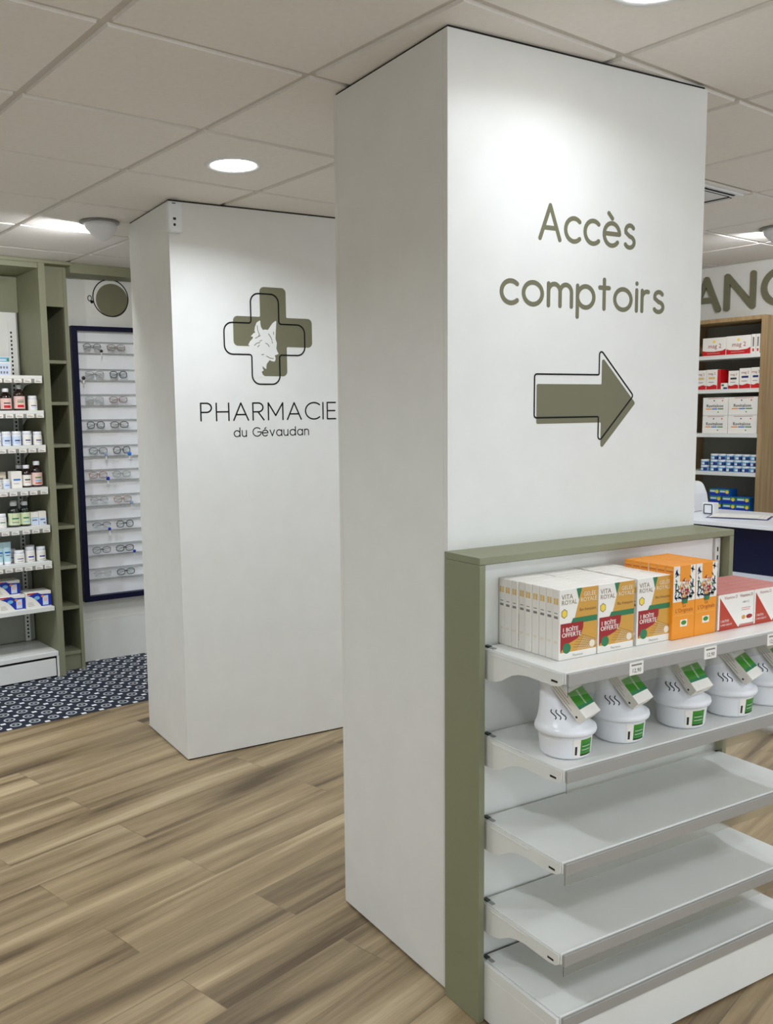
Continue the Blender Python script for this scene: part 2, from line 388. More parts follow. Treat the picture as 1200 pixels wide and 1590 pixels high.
# olive header under the ceiling in front of it
mb = MB(); mb.box((.548, 3.80, 2.462), (1.75, 3.985, H-.001), olive_d, .001); struct(mb.build('trim_1', M=RM))
# ---------------------------------------------------------------- ceiling fittings
def make_down():
    t = thing('recessed_downlight', '', 'ceiling light', Matrix.Identity(4))
    m = MB(); m.lathe([(.086, 0), (.088, -.004), (.104, -.006), (.108, -.001), (.108, 0)], whitep, 40); m.build('trim_ring', t)
    m = MB(); m.lathe([(.086, -.0015), (.0001, -.0015)], lampm, 40); m.build('diffuser', t)
    return t
dl = [(DOWN[0], 'round recessed downlight cut by the top edge, in front of the arrow pillar'),
      (DOWN[1], 'round recessed downlight glowing in the ceiling between the two white pillars'),
      (DOWN[2], 'round recessed downlight to the right of the arrow pillar'), (DOWN[3], 'round recessed downlight behind the arrow pillar')]
proto = make_down()
for i, (u, v) in enumerate(DOWN):
    o = proto if i == 0 else copy_tree(proto)
    o.matrix_world = Matrix.Translation(P(u, v, H))
    o['label'] = dl[i][1] if i < 4 else ['round recessed downlight over the left aisle, nearest the gondola', 'round recessed downlight over the left aisle before the glasses',
        'round recessed downlight behind the viewer in the middle row', 'round recessed downlight behind the viewer, left row', 'round recessed downlight behind the viewer, right row',
        'round recessed downlight over the medicine bottle shelves', 'round recessed downlight behind both pillars'][i-4]
    o['group'] = 'recessed downlights'
# semi recessed spots that graze the ceiling and light the shelves
def spot(u, v, rz, label, watt=SPOT_W):
    t = thing('ceiling_spotlight', label, 'spotlight', RP(u, v, H), 'semi recessed spotlights')
    m = MB(); m.lathe([(.070, 0), (.092, -.003), (.095, -.008), (.075, -.010), (.07, -.002)], grey_m, 32); m.build('ceiling_ring', t)
    m = MB(); off = lambda z: (-.25*z*math.cos(rz+PI), -.25*z*math.sin(rz+PI))
    m.lathe([(.072, -.004), (.078, -.012), (.072, -.035), (.052, -.062), (.030, -.082), (.014, -.092), (.0001, -.096)], whitep, 32, off=off); m.build('housing', t)
    m = MB(); q = Matrix.Rotation(rz, 4, 'Z')
    m.lathe([(.018, 0), (.019, .003), (.0001, .003)], lampm, 20, M=q @ Matrix.Translation((.072, 0, -.026)) @ Matrix.Rotation(math.radians(100), 4, 'Y')); m.build('lens', t)
    L = bpy.data.lights.new('spotlight_lamp', 'AREA'); L.shape = 'DISK'; L.size = .03; L.energy = watt; L.color = (.97, .98, 1); L.spread = math.radians(165)
    o = bpy.data.objects.new('spotlight_lamp', L); scene.collection.objects.link(o)
    p = P(u, v, H-.028)+Vector((math.cos(rz+TH), math.sin(rz+TH), 0))*.080
    o.matrix_world = Matrix.Translation(p) @ Matrix.Rotation(rz+TH, 4, 'Z') @ Matrix.Rotation(math.radians(-48), 4, 'Y')
spot(.225, 2.60, math.radians(118), 'white domed spotlight under the ceiling, left of the wolf pillar', 9)
spot(3.175, .80, math.radians(52), 'white domed spotlight at the right edge, near the raised letters')
spot(-1.0, 2.60, math.radians(85), 'white domed spotlight over the left shelving, outside the photo', 9)  # extra spot added out of view to brighten the left shelves
# four way air diffuser
t = thing('air_diffuser', 'square ceiling air diffuser with dark slots, right of the arrow pillar', 'air vent', RP(GU+1.8, GV, H))
m = MB(); m.box((.012, .012, 0), (.588, .588, .008), tile_m, .001); m.box((.03, .03, -.010), (.57, .57, 0), whitep, .004); m.build('cover', t)
for k, (a, b, c, d) in enumerate([(.08, .045, .52, .075), (.08, .525, .52, .555), (.045, .08, .075, .52), (.525, .08, .555, .52)]):
    m = MB(); m.box((a, b, -.0125), (c, d, -.010), dark); m.build('slot', t)
    m = MB()
    if k < 2: m.box((a, b+.010, -.015), (c, b+.016, -.0125), whitep)
    else: m.box((a+.010, b, -.015), (a+.016, d, -.0125), whitep)
    m.build('louvre', t)
# ---------------------------------------------------------------- pillars
PW, PL = .9445, .5605
def pillar(name, label, x, y, front_deco, yd=PL):
    t = thing(name, label, 'pillar', Matrix.Translation((x, y, 0)))
    m = MB(); m.box((.006, .006, 0), (PW-.006, yd-.006, H), dark); m.build('core', t)
    z0, z1 = .006, H-.007
    m = MB(); m.box((0, 0, z0), (PW, .018, z1), white_panel, .0012); m.build('front_panel', t)
    m = MB(); m.box((0, .0186, z0), (.018, yd-.0196, z1), white_panel, .0012); m.build('side_panel', t)
    m = MB(); m.box((PW-.018, .0186, z0), (PW, yd-.0196, z1), white_panel, .0012); m.build('side_panel', t)
    m = MB(); m.box((0, yd-.019, z0), (PW, yd, z1), white_panel, .0012); m.build('back_panel', t)
    front_deco(t); return t
F0 = face((0, 0, 0), (1, 0, 0), (0, -1, 0))
def rounded(pts, r, n=6):
    out = []; N = len(pts)
    for i in range(N):
        a, b, c = Vector(pts[i-1]), Vector(pts[i]), Vector(pts[(i+1) % N])
        d1, d2 = (a-b).normalized(), (c-b).normalized(); rr = r if not isinstance(r, (list, tuple)) else r[i]
        ang = d1.angle(d2); l = rr/math.tan(ang/2); p, q = b+d1*l, b+d2*l
        cen = b+(d1+d2).normalized()*(rr/math.sin(ang/2))
        a0 = math.atan2(p.y-cen.y, p.x-cen.x); a1 = math.atan2(q.y-cen.y, q.x-cen.x)
        da = (a1-a0+PI) % (2*PI)-PI
        out += [(cen.x+rr*math.cos(a0+da*k/n), cen.y+rr*math.sin(a0+da*k/n)) for k in range(n+1)]
    return out
def arrow(cx, cz, x0, xs, xt, hs, hh): return [(x0, cz-hs), (xs, cz-hs), (xs, cz-hh), (xt, cz), (xs, cz+hh), (xs, cz+hs), (x0, cz+hs)]
def near_deco(t):
    m = MB()
    stroke_text(m, 'Accès', .2965, .6600, 2.0355, .0985, .0122, F0, olive_v, sp=.235)
    m.build('lettering', t)['label'] = 'olive lettering Accès'
    m = MB()
    stroke_text(m, 'comptoirs', .1665, .7850, 1.8625, .0935, .0125, F0, olive_v, sp=.245)
    m.build('lettering', t)['label'] = 'olive lettering comptoirs'
    m = MB(); m.prism(rounded(arrow(0, 1.606, .2965, .5375, .6740, .0535, .131), [.005, .003, .006, .006, .006, .003, .005]), F0, olive_v)
    m.build('arrow', t)['label'] = 'solid olive arrow pointing right'
    m = MB(); m.stroke(rounded(arrow(0, 1.6275, .2885, .5270, .6650, .0585, .133), [.008, .004, .008, .008, .008, .004, .008]), .0044, F0, black_v, .0004, .0005, True)
    m.build('arrow_outline', t)['label'] = 'thin black arrow outline'
def cross(cx, cz, h, a, r):
    return rounded([(cx-a, cz-h), (cx+a, cz-h), (cx+a, cz-a), (cx+h, cz-a), (cx+h, cz+a), (cx+a, cz+a), (cx+a, cz+h), (cx-a, cz+h), (cx-a, cz+a), (cx-h, cz+a), (cx-h, cz-a), (cx-a, cz-a)],
                   [r, r, r*.3, r, r, r*.3, r, r, r*.3, r, r, r*.3])
WOLF = {'head': [(0.4214, 2.0223), (0.4064, 2.013), (0.3972, 1.9918), (0.3943, 1.9764), (0.3977, 1.9666), (0.389, 1.9641), (0.3752, 1.9494), (0.3861, 1.9476), (0.3834, 1.9387), (0.3709, 1.9274), (0.3606, 1.9096), (0.3666, 1.9086), (0.3663, 1.8965), (0.3623, 1.8855), (0.3711, 1.8526), (0.3733, 1.7643), (0.4128, 1.7646), (0.4451, 1.766), (0.4305, 1.777), (0.4259, 1.7892), (0.436, 1.796), (0.4313, 1.8048), (0.4304, 1.8171), (0.4388, 1.8083), (0.4499, 1.8017), (0.4503, 1.8162), (0.453, 1.8263), (0.4621, 1.8365), (0.4672, 1.8432), (0.4796, 1.8385), (0.4934, 1.837), (0.4974, 1.8437), (0.4989, 1.855), (0.4949, 1.8638), (0.5056, 1.8685), (0.5153, 1.8732), (0.5085, 1.8842), (0.5038, 1.8975), (0.507, 1.9221), (0.5005, 1.942), (0.5017, 1.9576), (0.5036, 1.9843), (0.5071, 2.02), (0.5034, 2.0243), (0.4868, 2.0126), (0.4713, 1.9921), (0.4623, 1.9808), (0.4512, 1.9826), (0.4363, 1.981), (0.428, 1.9929), (0.4247, 2.0081), (0.4251, 2.0213)], 'lines': [[(0.4084, 1.9988), (0.4103, 1.9791), (0.4184, 1.9595), (0.4144, 1.9506)], [(0.3923, 1.9093), (0.4049, 1.9195), (0.4198, 1.9221)], [(0.4081, 1.9019), (0.417, 1.911)], [(0.4494, 1.9206), (0.4593, 1.9165), (0.4677, 1.9056)], [(0.4528, 1.8619), (0.4675, 1.8533), (0.4875, 1.8503)], [(0.4908, 1.9728), (0.4917, 1.9618)], [(0.4655, 1.9632), (0.4752, 1.9502), (0.4822, 1.9348)], [(0.4979, 1.865), (0.5068, 1.8674)], [(0.3982, 1.9413), (0.4107, 1.9483), (0.4231, 1.9542)], [(0.42, 1.9287), (0.43, 1.9334)], [(0.4844, 1.9215), (0.4821, 1.9304)], [(0.4281, 1.867), (0.4381, 1.8694)]]}
def far_deco(t):
    m = MB(); m.prism(cross(.4915, 1.972, .2025, .067, .022), F0, olive_v); m.build('cross', t)['label'] = 'solid olive pharmacy cross'
    m = MB(); m.prism(WOLF['head'], F0, white_panel, .0004, .0004)
    for l in WOLF['lines']: m.stroke(l, .0032, F0, olive_v, .0003, .0008, caps=6)
    m.build('wolf_head', t)['label'] = 'white wolf head cut out of the cross'
    m = MB(); m.stroke(cross(.4485, 1.938, .2055, .071, .040), .0066, F0, black_v, .0004, .0010, True); m.build('cross_outline', t)['label'] = 'black outline of a cross'
    m = MB(); stroke_text(m, 'PHARMACIE', .1160, .8200, 1.5645, .0850, .0068, F0, black_v, sp=.26); m.build('lettering', t)['label'] = 'thin black lettering PHARMACIE'
    m = MB(); stroke_text(m, 'du Gévaudan', .2765, .6680, 1.4905, .0440, .0047, F0, black_v, sp=.26); m.build('lettering', t)['label'] = 'small black lettering du Gévaudan'
pillar('pillar', 'large white panelled pillar marked Accès comptoirs with an arrow, behind the shelving', 0, 0, near_deco)
pillar('pillar', 'white panelled pillar farther back with a wolf cross and PHARMACIE lettering', .0065, 2.0213, far_deco)
# white sensor box at the top corner of the far pillar
t = thing('camera_sensor', 'small white sensor box with dark eyes, top corner of the wolf pillar', 'sensor', Matrix.Translation((.0065+.008, 2.0213-.0005, 2.377)))
m = MB(); m.box((-.022, -.040, 0), (.045, 0, .130), whitep, .012, seg=4); m.build('housing', t)
m = MB(); q = face((.006, -.040, .040), (1, 0, 0), (0, -1, 0)); m.prism([(.006*math.cos(k*PI/8)-.001, .006*math.sin(k*PI/8)-.010) for k in range(16)], q, black_p, .001); m.rect(-.007, .010, .006, .020, q, black_p, .001); m.build('eye', t)
m = MB(); m.rect(-.010, .077, .006, .081, q, blue_d, .0005); m.build('maker_mark', t)
# ---------------------------------------------------------------- gondola in front of the near pillar
G = thing('shelving_gondola', 'white metal shelving gondola in an olive frame against the arrow pillar', 'shelving', Matrix.Translation((0, -.0005, 0)))
m = MB(); m.box((-.0115, -.146, 1.213), (.942, -.0, 1.231), olive, .0012); m.build('top_panel', G)
m = MB(); m.box((-.0115, -.146, .001), (.0065, 0, 1.2125), olive, .0012); m.build('side_panel', G)
m = MB(); m.box((.924, -.146, .001), (.942, 0, 1.2125), olive, .0012); m.build('side_panel', G)
m = MB(); m.box((.03, -.110, .16), (.895, -.100, 1.205), wmetal); m.build('back_panel', G)
for x in (.0075, .896):
    m = MB(); m.box((x, -.118, .16), (x+.022, -.090, 1.205), wmetal)
    for k in range(40): m.box((x+.008, -.1186, .19+k*.025), (x+.013, -.118, .203+k*.025), dark)
    m.build('upright', G)
def shelf_part(z, base=False):
    m = MB(); x0, x1 = .020, .921
    m.box((x0, -.408, z-.004), (x1, -.1205, z), wmetal, .001); m.box((x0, -.4125, z-.026), (x1, -.406, z+.0022), wmetal, .0015)
    m.box((x0, -.406, z-.022), (x0+.002, -.1205, z-.004), wmetal); m.box((x1-.002, -.406, z-.022), (x1, -.1205, z-.004), wmetal)
    m.box((x0, -.1225, z-.022), (x1, -.1205, z-.004), wmetal)
    s = m.build('shelf', G)
    # grey ticket rail and its clear flap
    m = MB(); m.box((x0+.004, -.4200, z-.030), (x1, -.4135, z-.001), silver, .001); m.build('price_rail', s)
    if not base:
        m = MB(); m.box((x0+.004, -.4175, z-.054), (x1, -.4160, z-.030), clear); m.build('rail_flap', s)
        for x, sg in ((x0-.004, -1), (x1+.001, 1)):
            prof = [(-.1190, z-.003), (-.1190, z-.078), (-.150, z-.080), (-.175, z-.077), (-.195, z-.070), (-.215, z-.058), (-.235, z-.047), (-.260, z-.039), (-.290, z-.035), (-.345, z-.036), (-.375, z-.036), (-.397, z-.033), (-.408, z-.026), (-.409, z-.003)]
            m = MB(); M = Matrix(((0, 0, 1, x), (1, 0, 0, 0), (0, 1, 0, 0), (0, 0, 0, 1)))
            m.prism(prof, M, wmetal, .003)
            m.box((x-.0012, -.300, z-.0135), (x+.0042, -.160, z-.011), wmetal); m.box((x-.0008, -.392, z-.026), (x+.0035, -.372, z-.0215), dark)
            m.box((x, -.118, z-.020), (x+.003, -.109, z-.004), grey_m); m.box((x, -.118, z-.076), (x+.003, -.109, z-.060), grey_m)
            m.build('bracket', s)
    m = MB(); m.box((x0+.001, -.140, z), (x0+.013, -.1215, z+.0045), black_p, .001); m.box((x0+.003, -.158, z), (x0+.013, -.140, z+.0025), grey_m); m.build('corner_clip', s)
    m = MB(); m.box((x1-.012, -.137, z), (x1-.002, -.1215, z+.004), black_p, .001); m.build('corner_clip', s)
    return s
SZ = [1.000, .773, .550, .325]
sh = [shelf_part(z) for z in SZ]
base = shelf_part(.166, True)
for x in (.215, .477, .724, .885):
    m = MB(); q = face((x, -.4205, .998), (1, 0, 0), (0, -1, 0)); m.box((x, -.4208, .966), (x+.046, -.4200, .997), card_w)
    m.text('12,90', .014, x*0+.023, -.026, q, black_t, z0=.0006); m.rect(.006, -.010, .040, -.006, q, grey_t, .0002, .0004); m.build('price_tag', sh[0])
m = MB(); m.box((.0085, -.4120, .006), (.9215, -.119, .1355), wmetal, .0015); m.box((.0085, -.4120, .1355), (.0185, -.119, .165), wmetal, .0012)
m.box((.03, -.40, 0), (.90, -.13, .006), dark); m.build('base_plinth', G)
# ---------------------------------------------------------------- gondola goods
def carton_shell(m, w, d, h, c): m.box((0, 0, 0), (w, d, h), c, .0012, seg=1)
vita = MB(); w, d, h = .122, .0231, .170
carton_shell(vita, w, d, h, card_w)
q = face((0, 0, 0), (1, 0, 0), (0, -1, 0))
vita.prism([(.048, .096), (.122, .091), (.122, .169), (.069, .169), (.0635, .145)], q, gold, .0002)
vita.prism([(.053, .169), (.071, .169), (.0615, .141)], q, green_p, .0002, .0002)
vita.prism([(.036, .085), (.1215, .085), (.1215, .0985), (.0435, .0985)], q, green_p, .0002, .0002)
vita.prism([(.035, .085), (.1215, .085), (.1215, .018), (.005, .018), (.012, .034), (.04, .05)], q, gold, .0002)
vita.prism([(.004, .088), (.077, .088), (.076, .072), (.070, .058), (.058, .048), (.040, .042), (.020, .036), (.010, .026), (.004, .019)], q, red_d, .0002, .0004)
for k in range(9):
    vita.stroke([(.060+k*.006, .020), (.082+k*.0055, .050-k*.002)], .0009, q, card_c, .0001, .0004, caps=4)
for k in range(6): vita.stroke([(.045+k*.004, .028+k*.006), (.118, .022+k*.0035)], .0008, q, brown_t, .0001, .00045, caps=4)
vita.prism([(.024+.013*math.cos(k*PI/6), .028+.013*math.sin(k*PI/6)) for k in range(12)], q, green_p, .0002, .0006)
vita.prism([(.106+.009*math.cos(k*PI/6), .030+.009*math.sin(k*PI/6)) for k in range(12)], q, card_c, .0002, .0006)
vita.prism([(.0155+.0105*math.cos(k*PI/3+PI/6), .112+.0115*math.sin(k*PI/3+PI/6)) for k in range(6)], q, brown_t, .0002)
vita.prism([(.0155+.0085*math.cos(k*PI/3+PI/6), .112+.0095*math.sin(k*PI/3+PI/6)) for k in range(6)], q, yellow_p, .0002, .0002)
vita.text('VITA', .017, .006, .146, q, brown_t, 'L'); vita.text('ROYAL', .0155, .006, .133, q, brown_t, 'L')
vita.text('GELÉE', .0145, .096, .148, q, card_c, z0=.0006); vita.text('ROYALE', .0145, .093, .135, q, card_c, z0=.0006)
vita.text('Bio française', .0105, .090, .113, q, brown_t, z0=.0006)
vita.text('1 BOÎTE', .0145, .009, .068, q, card_w, 'L', .0008, bold=.0003); vita.text('OFFERTE', .0155, .008, .055, q, card_w, 'L', .0008, bold=.0003)
vita.text('Fleurance', .0085, .060, .006, q, grey_t)
s_ = face((0, d, 0), (0, -1, 0), (-1, 0, 0))
vita.rect(.004, .134, .010, .149, s_, gold_l, .0002); vita.rect(.012, .134, .019, .149, s_, gold_l, .0002); vita.rect(.005, .100, .018, .106, s_, grey_t, .0001); vita.rect(.006, .112, .017, .114, s_, grey_t, .0001); vita.rect(.006, .040, .017, .046, s_, card_c, .0001)
vm = vita.mesh('supplement_carton')
ordn = ['front', 'second', 'third', 'fourth', 'fifth', 'sixth', 'seventh', 'eighth', 'ninth']
cols = [(.0795, 'left'), (.205, 'middle'), (.3385, 'right')]
for ci, (x, cn) in enumerate(cols):
    for k in range(9):
        o = bpy.data.objects.new('supplement_carton', vm); scene.collection.objects.link(o)
        dx = 0 if k == 0 else random.uniform(-.0012, .0012)+(.002 if k in (1, 2) and ci == 0 else 0)-(.003 if k > 5 and ci == 0 else 0)
        o.location = (x+dx, -.3285+k*.0240, 1.0005)
        tag(o, 'royal jelly carton, %s in the %s row of white and gold cartons' % ('front one' if k == 0 else ordn[k]+' from the front', cn), 'carton', 'white and gold supplement cartons')
og = MB(); w, d, h = .0835, .0262, .191; carton_shell(og, w, d, h, orange)
og.rect(.0008, .098, .0827, .1902, q, card_w, .0002)
og.rect(.024, .150, .064, .1904, q, orange, .0002, .0003)
rnd = random.Random(3)
for k in range(110):
    x, z = rnd.uniform(.004, .080), rnd.uniform(.102, .187)
    if .022 < x < .062 and z > .125: continue
    a = rnd.uniform(0, PI); l = rnd.uniform(.010, .020); dx, dz = math.cos(a)*l/2, math.sin(a)*l/2
    x = min(max(x, .0105), .073); z = min(max(z, .1085), .1795); dx = max(-.0095, min(.0095, dx)); dz = max(-.0095, min(.0095, dz))
    og.prism([(x-dx, z-dz), (x+dz*.28, z-dx*.28), (x+dx, z+dz), (x-dz*.28, z+dx*.28)], q, [black_t, green_p, blue_d, grey_t][k % 4], .0002, .0003)
for k in range(48):
    a, r = rnd.uniform(0, 2*PI), rnd.uniform(0, 1)**.5; x, z = .043+.019*r*math.cos(a), .131+.026*r*math.sin(a)
    s = rnd.uniform(.0028, .0045); og.prism([(x+s*math.cos(j*PI/3), z+s*math.sin(j*PI/3)) for j in range(6)], q, [red_o, card_c, gold, pinkred, red_d, gold_l][k % 6], .0002, .0006+.00002*k)
og.prism([(.035, .092), (.052, .092), (.055, .108), (.032, .108)], q, green_p, .0002, .0018); og.rect(.032, .103, .055, .108, q, black_t, .0002, .0021)
og.text('La', .013, .043, .083, q, orange_t); og.text("L'Originale", .0150, .043, .070, q, orange_t)
og.rect(.006, .062, .078, .0628, q, gold_l, .0002); og.rect(.030, .032, .056, .050, q, card_w, .0002)
og.prism([(.043+.010*math.cos(k*PI/6), .042+.006*math.sin(k*PI/6)) for k in range(12)], q, green_b, .0002, .0002)
s2 = face((0, d, 0), (0, -1, 0), (-1, 0, 0)); og.rect(.003, .176, .024, .178, s2, red_o, .0001); og.rect(.003, .182, .024, .1835, s2, gold_l, .0001)
om = og.mesh('orange_carton')
for ci, (x, cn) in enumerate([(.4550, 'left'), (.5395, 'right')]):
    for k in range(6):
        o = bpy.data.objects.new('orange_carton', om); scene.collection.objects.link(o)
        o.location = (x-(.002 if k > 2 else 0), -.3385+k*.0268, 1.0005)
        tag(o, 'tall orange floral carton, %s in the %s row of orange cartons' % ('front one' if k == 0 else ordn[k]+' from the front', cn), 'carton', 'tall orange floral cartons')
vd = MB(); w, d, h = .146, .034, .098; carton_shell(vd, w, d, h, card_w)
vd.box((0, .0001, .0965), (w, d-.0001, .0984), pinkred)
vd.prism([(.006, .002), (.083, .002), (.006, .089)], q, red_o, .0002); vd.rect(.0001, 0, .146, .003, q, red_o, .0002, .0002); vd.prism([(.083, .002), (.146, .002), (.146, .009), (.090, .009)], q, pinkred, .0002)
vd.text('Vitamine D', .0118, .113, .083, q, red_d, z0=.0005); vd.text('Vitamine D', .0118, .050, .083, q, red_d, z0=.00015)
vd.text('1000 U.I.', .008, .112, .066, q, grey_t); vd.rect(.095, .046, .130, .048, q, pinkred, .0001); vd.rect(.095, .051, .132, .053, q, pinkred, .0001)
vd.prism([(.104+.008*math.cos(k*PI/6), .027+.006*math.sin(k*PI/6)) for k in range(12)], q, gold, .0002); vd.prism([(.128+.013*math.cos(k*PI/6), .027+.006*math.sin(k*PI/6)) for k in range(12)], q, red_d, .0002)
vd.text('2 BOÎTES', .0085, .010, .022, q, card_w, 'L', .0006); vd.text('À PRIX RÉDUIT', .0070, .010, .012, q, card_w, 'L', .0006)
vdm = vd.mesh('red_carton')
for ci, (x, cn) in enumerate([(.6320, 'left'), (.7800, 'right')]):
    for k in range(6 if ci == 0 else 5):
        o = bpy.data.objects.new('red_vitamin_carton', vdm); scene.collection.objects.link(o)
        o.location = (x+(.001 if k % 2 and ci == 0 else 0), -.3385+k*.0348, 1.0005)
        if ci == 1: o.scale = (.93, 1, 1)
        tag(o, 'low red and white vitamin carton, %s in the %s row beside the orange cartons' % ('front one' if k == 0 else ordn[k], cn), 'carton', 'low red and white cartons')
# porcelain-like steam inhalers with a carton strapped on
def inhaler():
    t = thing('inhaler_pot', '', 'inhaler', Matrix.Identity(4), 'white inhalers with a strapped carton')
    m = MB(); m.lathe([(.052, 0), (.057, .003), (.0595, .008), (.0635, .050), (.0645, .056)], whitep, 44); m.build('pot', t)
    off = lambda z: (-.042*(max(0, (z-.072)/.105))**.8, .0)
    prof = [(.0646, .0565), (.0715, .059), (.0735, .065), (.072, .072), (.067, .076), (.062, .081), (.054, .092), (.045, .108), (.0365, .126), (.0295, .145), (.0245, .161), (.0215, .172), (.0225, .178), (.0225, .180), (.019, .179), (.016, .170)]
    m = MB(); m.lathe(prof, whitep, 44, off=off); m.build('cone_lid', t)
    def rad(z):
        for (r0, z0), (r1, z1) in zip(prof, prof[1:]):
            if z0 <= z <= z1 and z1 > z0: return r0+(r1-r0)*(z-z0)/(z1-z0)
    m = MB()
    for k, a in enumerate((-108, -92, -76)):
        pts = []
        for j in range(7):
            z = .096+.020*j/6; aa = math.radians(a+5*math.sin(j*PI/3)+[4, 0, -3][k]*(1-j/6)); r = rad(z)+.0003
            pts.append(Vector((off(z)[0]+r*math.cos(aa), r*math.sin(aa), z)))
        m.tube(pts, .0013, black_p, 6)
    m.build('steam_mark', t)
    m = MB(); n = 10
    def lab(a0, a1, z0, z1, mm, dr):
        vs = []; fs = []
        for i in range(n+1):
            a = math.radians(a0+(a1-a0)*i/n)
            for z in (z0, z1): r = .0595+.004*(z-.008)/.042+dr; vs.append((r*math.cos(a), r*math.sin(a), z))
        for i in range(n): fs.append((2*i, 2*i+2, 2*i+3, 2*i+1))
        m.add(vs, fs, mm)
    lab(-75, -22, .008, .052, card_w, .0006); lab(-58, -24, .010, .050, green_b, .0009)
    for k in range(3): lab(-54, -28, .019+k*.009, .0215+k*.009, green_p, .0012)
    for k in range(2): lab(-54, -30, .0235+k*.009, .0248+k*.009, card_w, .0013)
    lab(-58, -24, .010, .014, black_t, .0012); lab(-71, -66, .013, .034, black_t, .0009)
    m.build('pot_label', t)
    # carton strapped against the cone, sloping down to the right
    Lv, Wv = Vector((.605, -.36, -.71)).normalized(), Vector((.605, .79, .116)).normalized(); Wv = (Wv-Lv*Wv.dot(Lv)).normalized(); Nv = Lv.cross(Wv)
    M = Matrix((Lv, Wv, Nv)).transposed().to_4x4(); M.translation = Vector((-.041, -.024, .172))
    m = MB(); L, D, T = .114, .060, .028
    m.box((0, 0, 0), (L, D, T), card_w, .001, M)
    top = M @ face((0, 0, T), (1, 0, 0), (0, 0, 1)); fr = M @ face((0, 0, 0), (1, 0, 0), (0, -1, 0)); en = M @ face((L, 0, 0), (0, 1, 0), (1, 0, 0))
    m.rect(.044, .0005, .090, D-.0005, top, green_b, .0003); m.rect(.082, .0005, .090, D-.0005, top, green_p, .0003, .0003)
    m.text('Inhalateur', .0095, .066, .030, top, card_w, z0=.0008); m.rect(.006, .014, .036, .018, top, pale_blue, .0002); m.rect(.006, .022, .030, .025, top, grey_t, .0002)
    for k in range(3): m.rect(.010, .006+k*.007, .080-k*.014, .0072+k*.007, fr, grey_t, .0002)
    m.prism([(.098+.003*math.cos(k*PI/4), .007+.003*math.sin(k*PI/4)) for k in range(8)], fr, black_t, .0003)
    m.rect(.010, .016, .030, .0175, en, grey_t, .0002)
    m.build('strapped_carton', t)
    return t
inh = inhaler()
for k, (x, y, rz, lb) in enumerate([(.106, -.326, -.72, 'white steam inhaler at the left end of the second shelf'),
        (.294, -.319, -.80, 'white steam inhaler second from the left, under the first price tag'),
        (.509, -.330, -.98, 'white steam inhaler in the middle of the row, third from left'),
        (.688, -.336, -.72, 'white steam inhaler fourth from left, its carton turned towards the right'),
        (.850, -.330, -.80, 'white steam inhaler at the right end, cut by the photo edge')]):
    o = inh if k == 0 else copy_tree(inh)
    o.matrix_world = Matrix.Translation((x, y, .7735)) @ Matrix.Rotation(rz, 4, 'Z'); o['label'] = lb
# ---------------------------------------------------------------- left shelving bay
S = thing('shelving_bay', 'tall olive shelving bay with white shelves of medicine at the left edge', 'shelving', RP(0, 0))
VF = 3.775
def part(name, a, b, mm, bev=.001, par=S):
    m = MB(); m.box(a, b, mm, bev); return m.build(name, par)
part('side_panel', (.343, VF, .001), (.383, 4.19, 2.500), olive_d)
part('side_panel', (-.92, VF, .001), (-.88, 4.19, 2.500), olive_d)
part('top_panel', (-.88, VF+.005, 2.470), (.3425, 4.19, 2.500), olive_d)
part('fascia', (-.92, VF+.001, 2.5005), (.547, VF+.18, H-.001), olive_d)
part('upper_back_panel', (-.879, 4.155, 2.247), (.342, 4.175, 2.469), olive_d)
lb_ = part('back_panel', (-.879, 4.155, .17), (.334, 4.165, 2.2465), mat('grey_back', '#9a9b92', .6))
part('light_panel', (-.85, 4.145, 1.85), (.322, 4.1545, 2.2455), wmetal)
part('cable_tray', (-.87, 4.05, 2.43), (.20, 4.12, 2.455), black_p, .003)  # black bar along the top, meant as a shelf light rail
m = MB(); m.box((.268, 4.138, .17), (.300, 4.1445, 2.18), wmetal)
for k in range(78): m.box((.280, 4.1372, .19+k*.025), (.290, 4.138, .203+k*.025), dark)
m.build('slotted_upright', S)
def lshelf(z, tags=True, dv=0):
    m = MB(); m.box((-.85, VF-dv, z-.004), (.332, 4.135, z), wmetal, .001); m.box((-.85, VF-.002-dv, z-.026), (.332, VF+.004-dv, z+.001), wmetal, .001)
    s = m.build('shelf', S)
    m = MB(); prof = [(4.135, z-.005), (4.135, z-.09), (4.05, z-.05), (3.80, z-.024), (3.80, z-.005)]
    m.prism(prof, Matrix(((0, 0, 1, .322), (1, 0, 0, 0), (0, 1, 0, 0), (0, 0, 0, 1))), wmetal, .003); m.build('bracket', s)
    if tags:
        m = MB(); m.box((-.85, VF-.006-dv, z-.043), (.331, VF-.0022-dv, z-.018), grey_m, .0008); m.build('price_rail', s)
        xx = .328; rr = random.Random(int(z*1000))
        while xx > -.1:
            w_ = .044
            m = MB(); m.box((xx-w_, VF-.0075-dv, z-.042), (xx, VF-.0062-dv, z-.019), card_w)
            qq = face((xx-w_, VF-.0076-dv, z-.042), (1, 0, 0), (0, -1, 0)); m.rect(.006, .006, .036, .010, qq, grey_t, .0002); m.rect(.006, .014, .025, .016, qq, grey_t, .0002)
            m.build('price_tag', s); xx -= w_+rr.choice([.012, .020, .014])
    return s
LZ = [1.843, 1.638, 1.433, 1.181, .949, .728]
for z in LZ: lshelf(z)
lshelf(.447, False)
m = MB(); m.box((-.879, VF-.004, .135), (.341, 4.154, .165), wmetal, .003); m.box((.331, VF-.003, .002), (.3425, VF+.01, .135), wmetal, .001); m.build('base_shelf', S)
part('base_drawer', (-.87, VF, .010), (.324, VF+.02, .120), wmetal, .002); part('plinth', (-.87, VF+.03, .001), (.325, 4.15, .134), dark, 0)
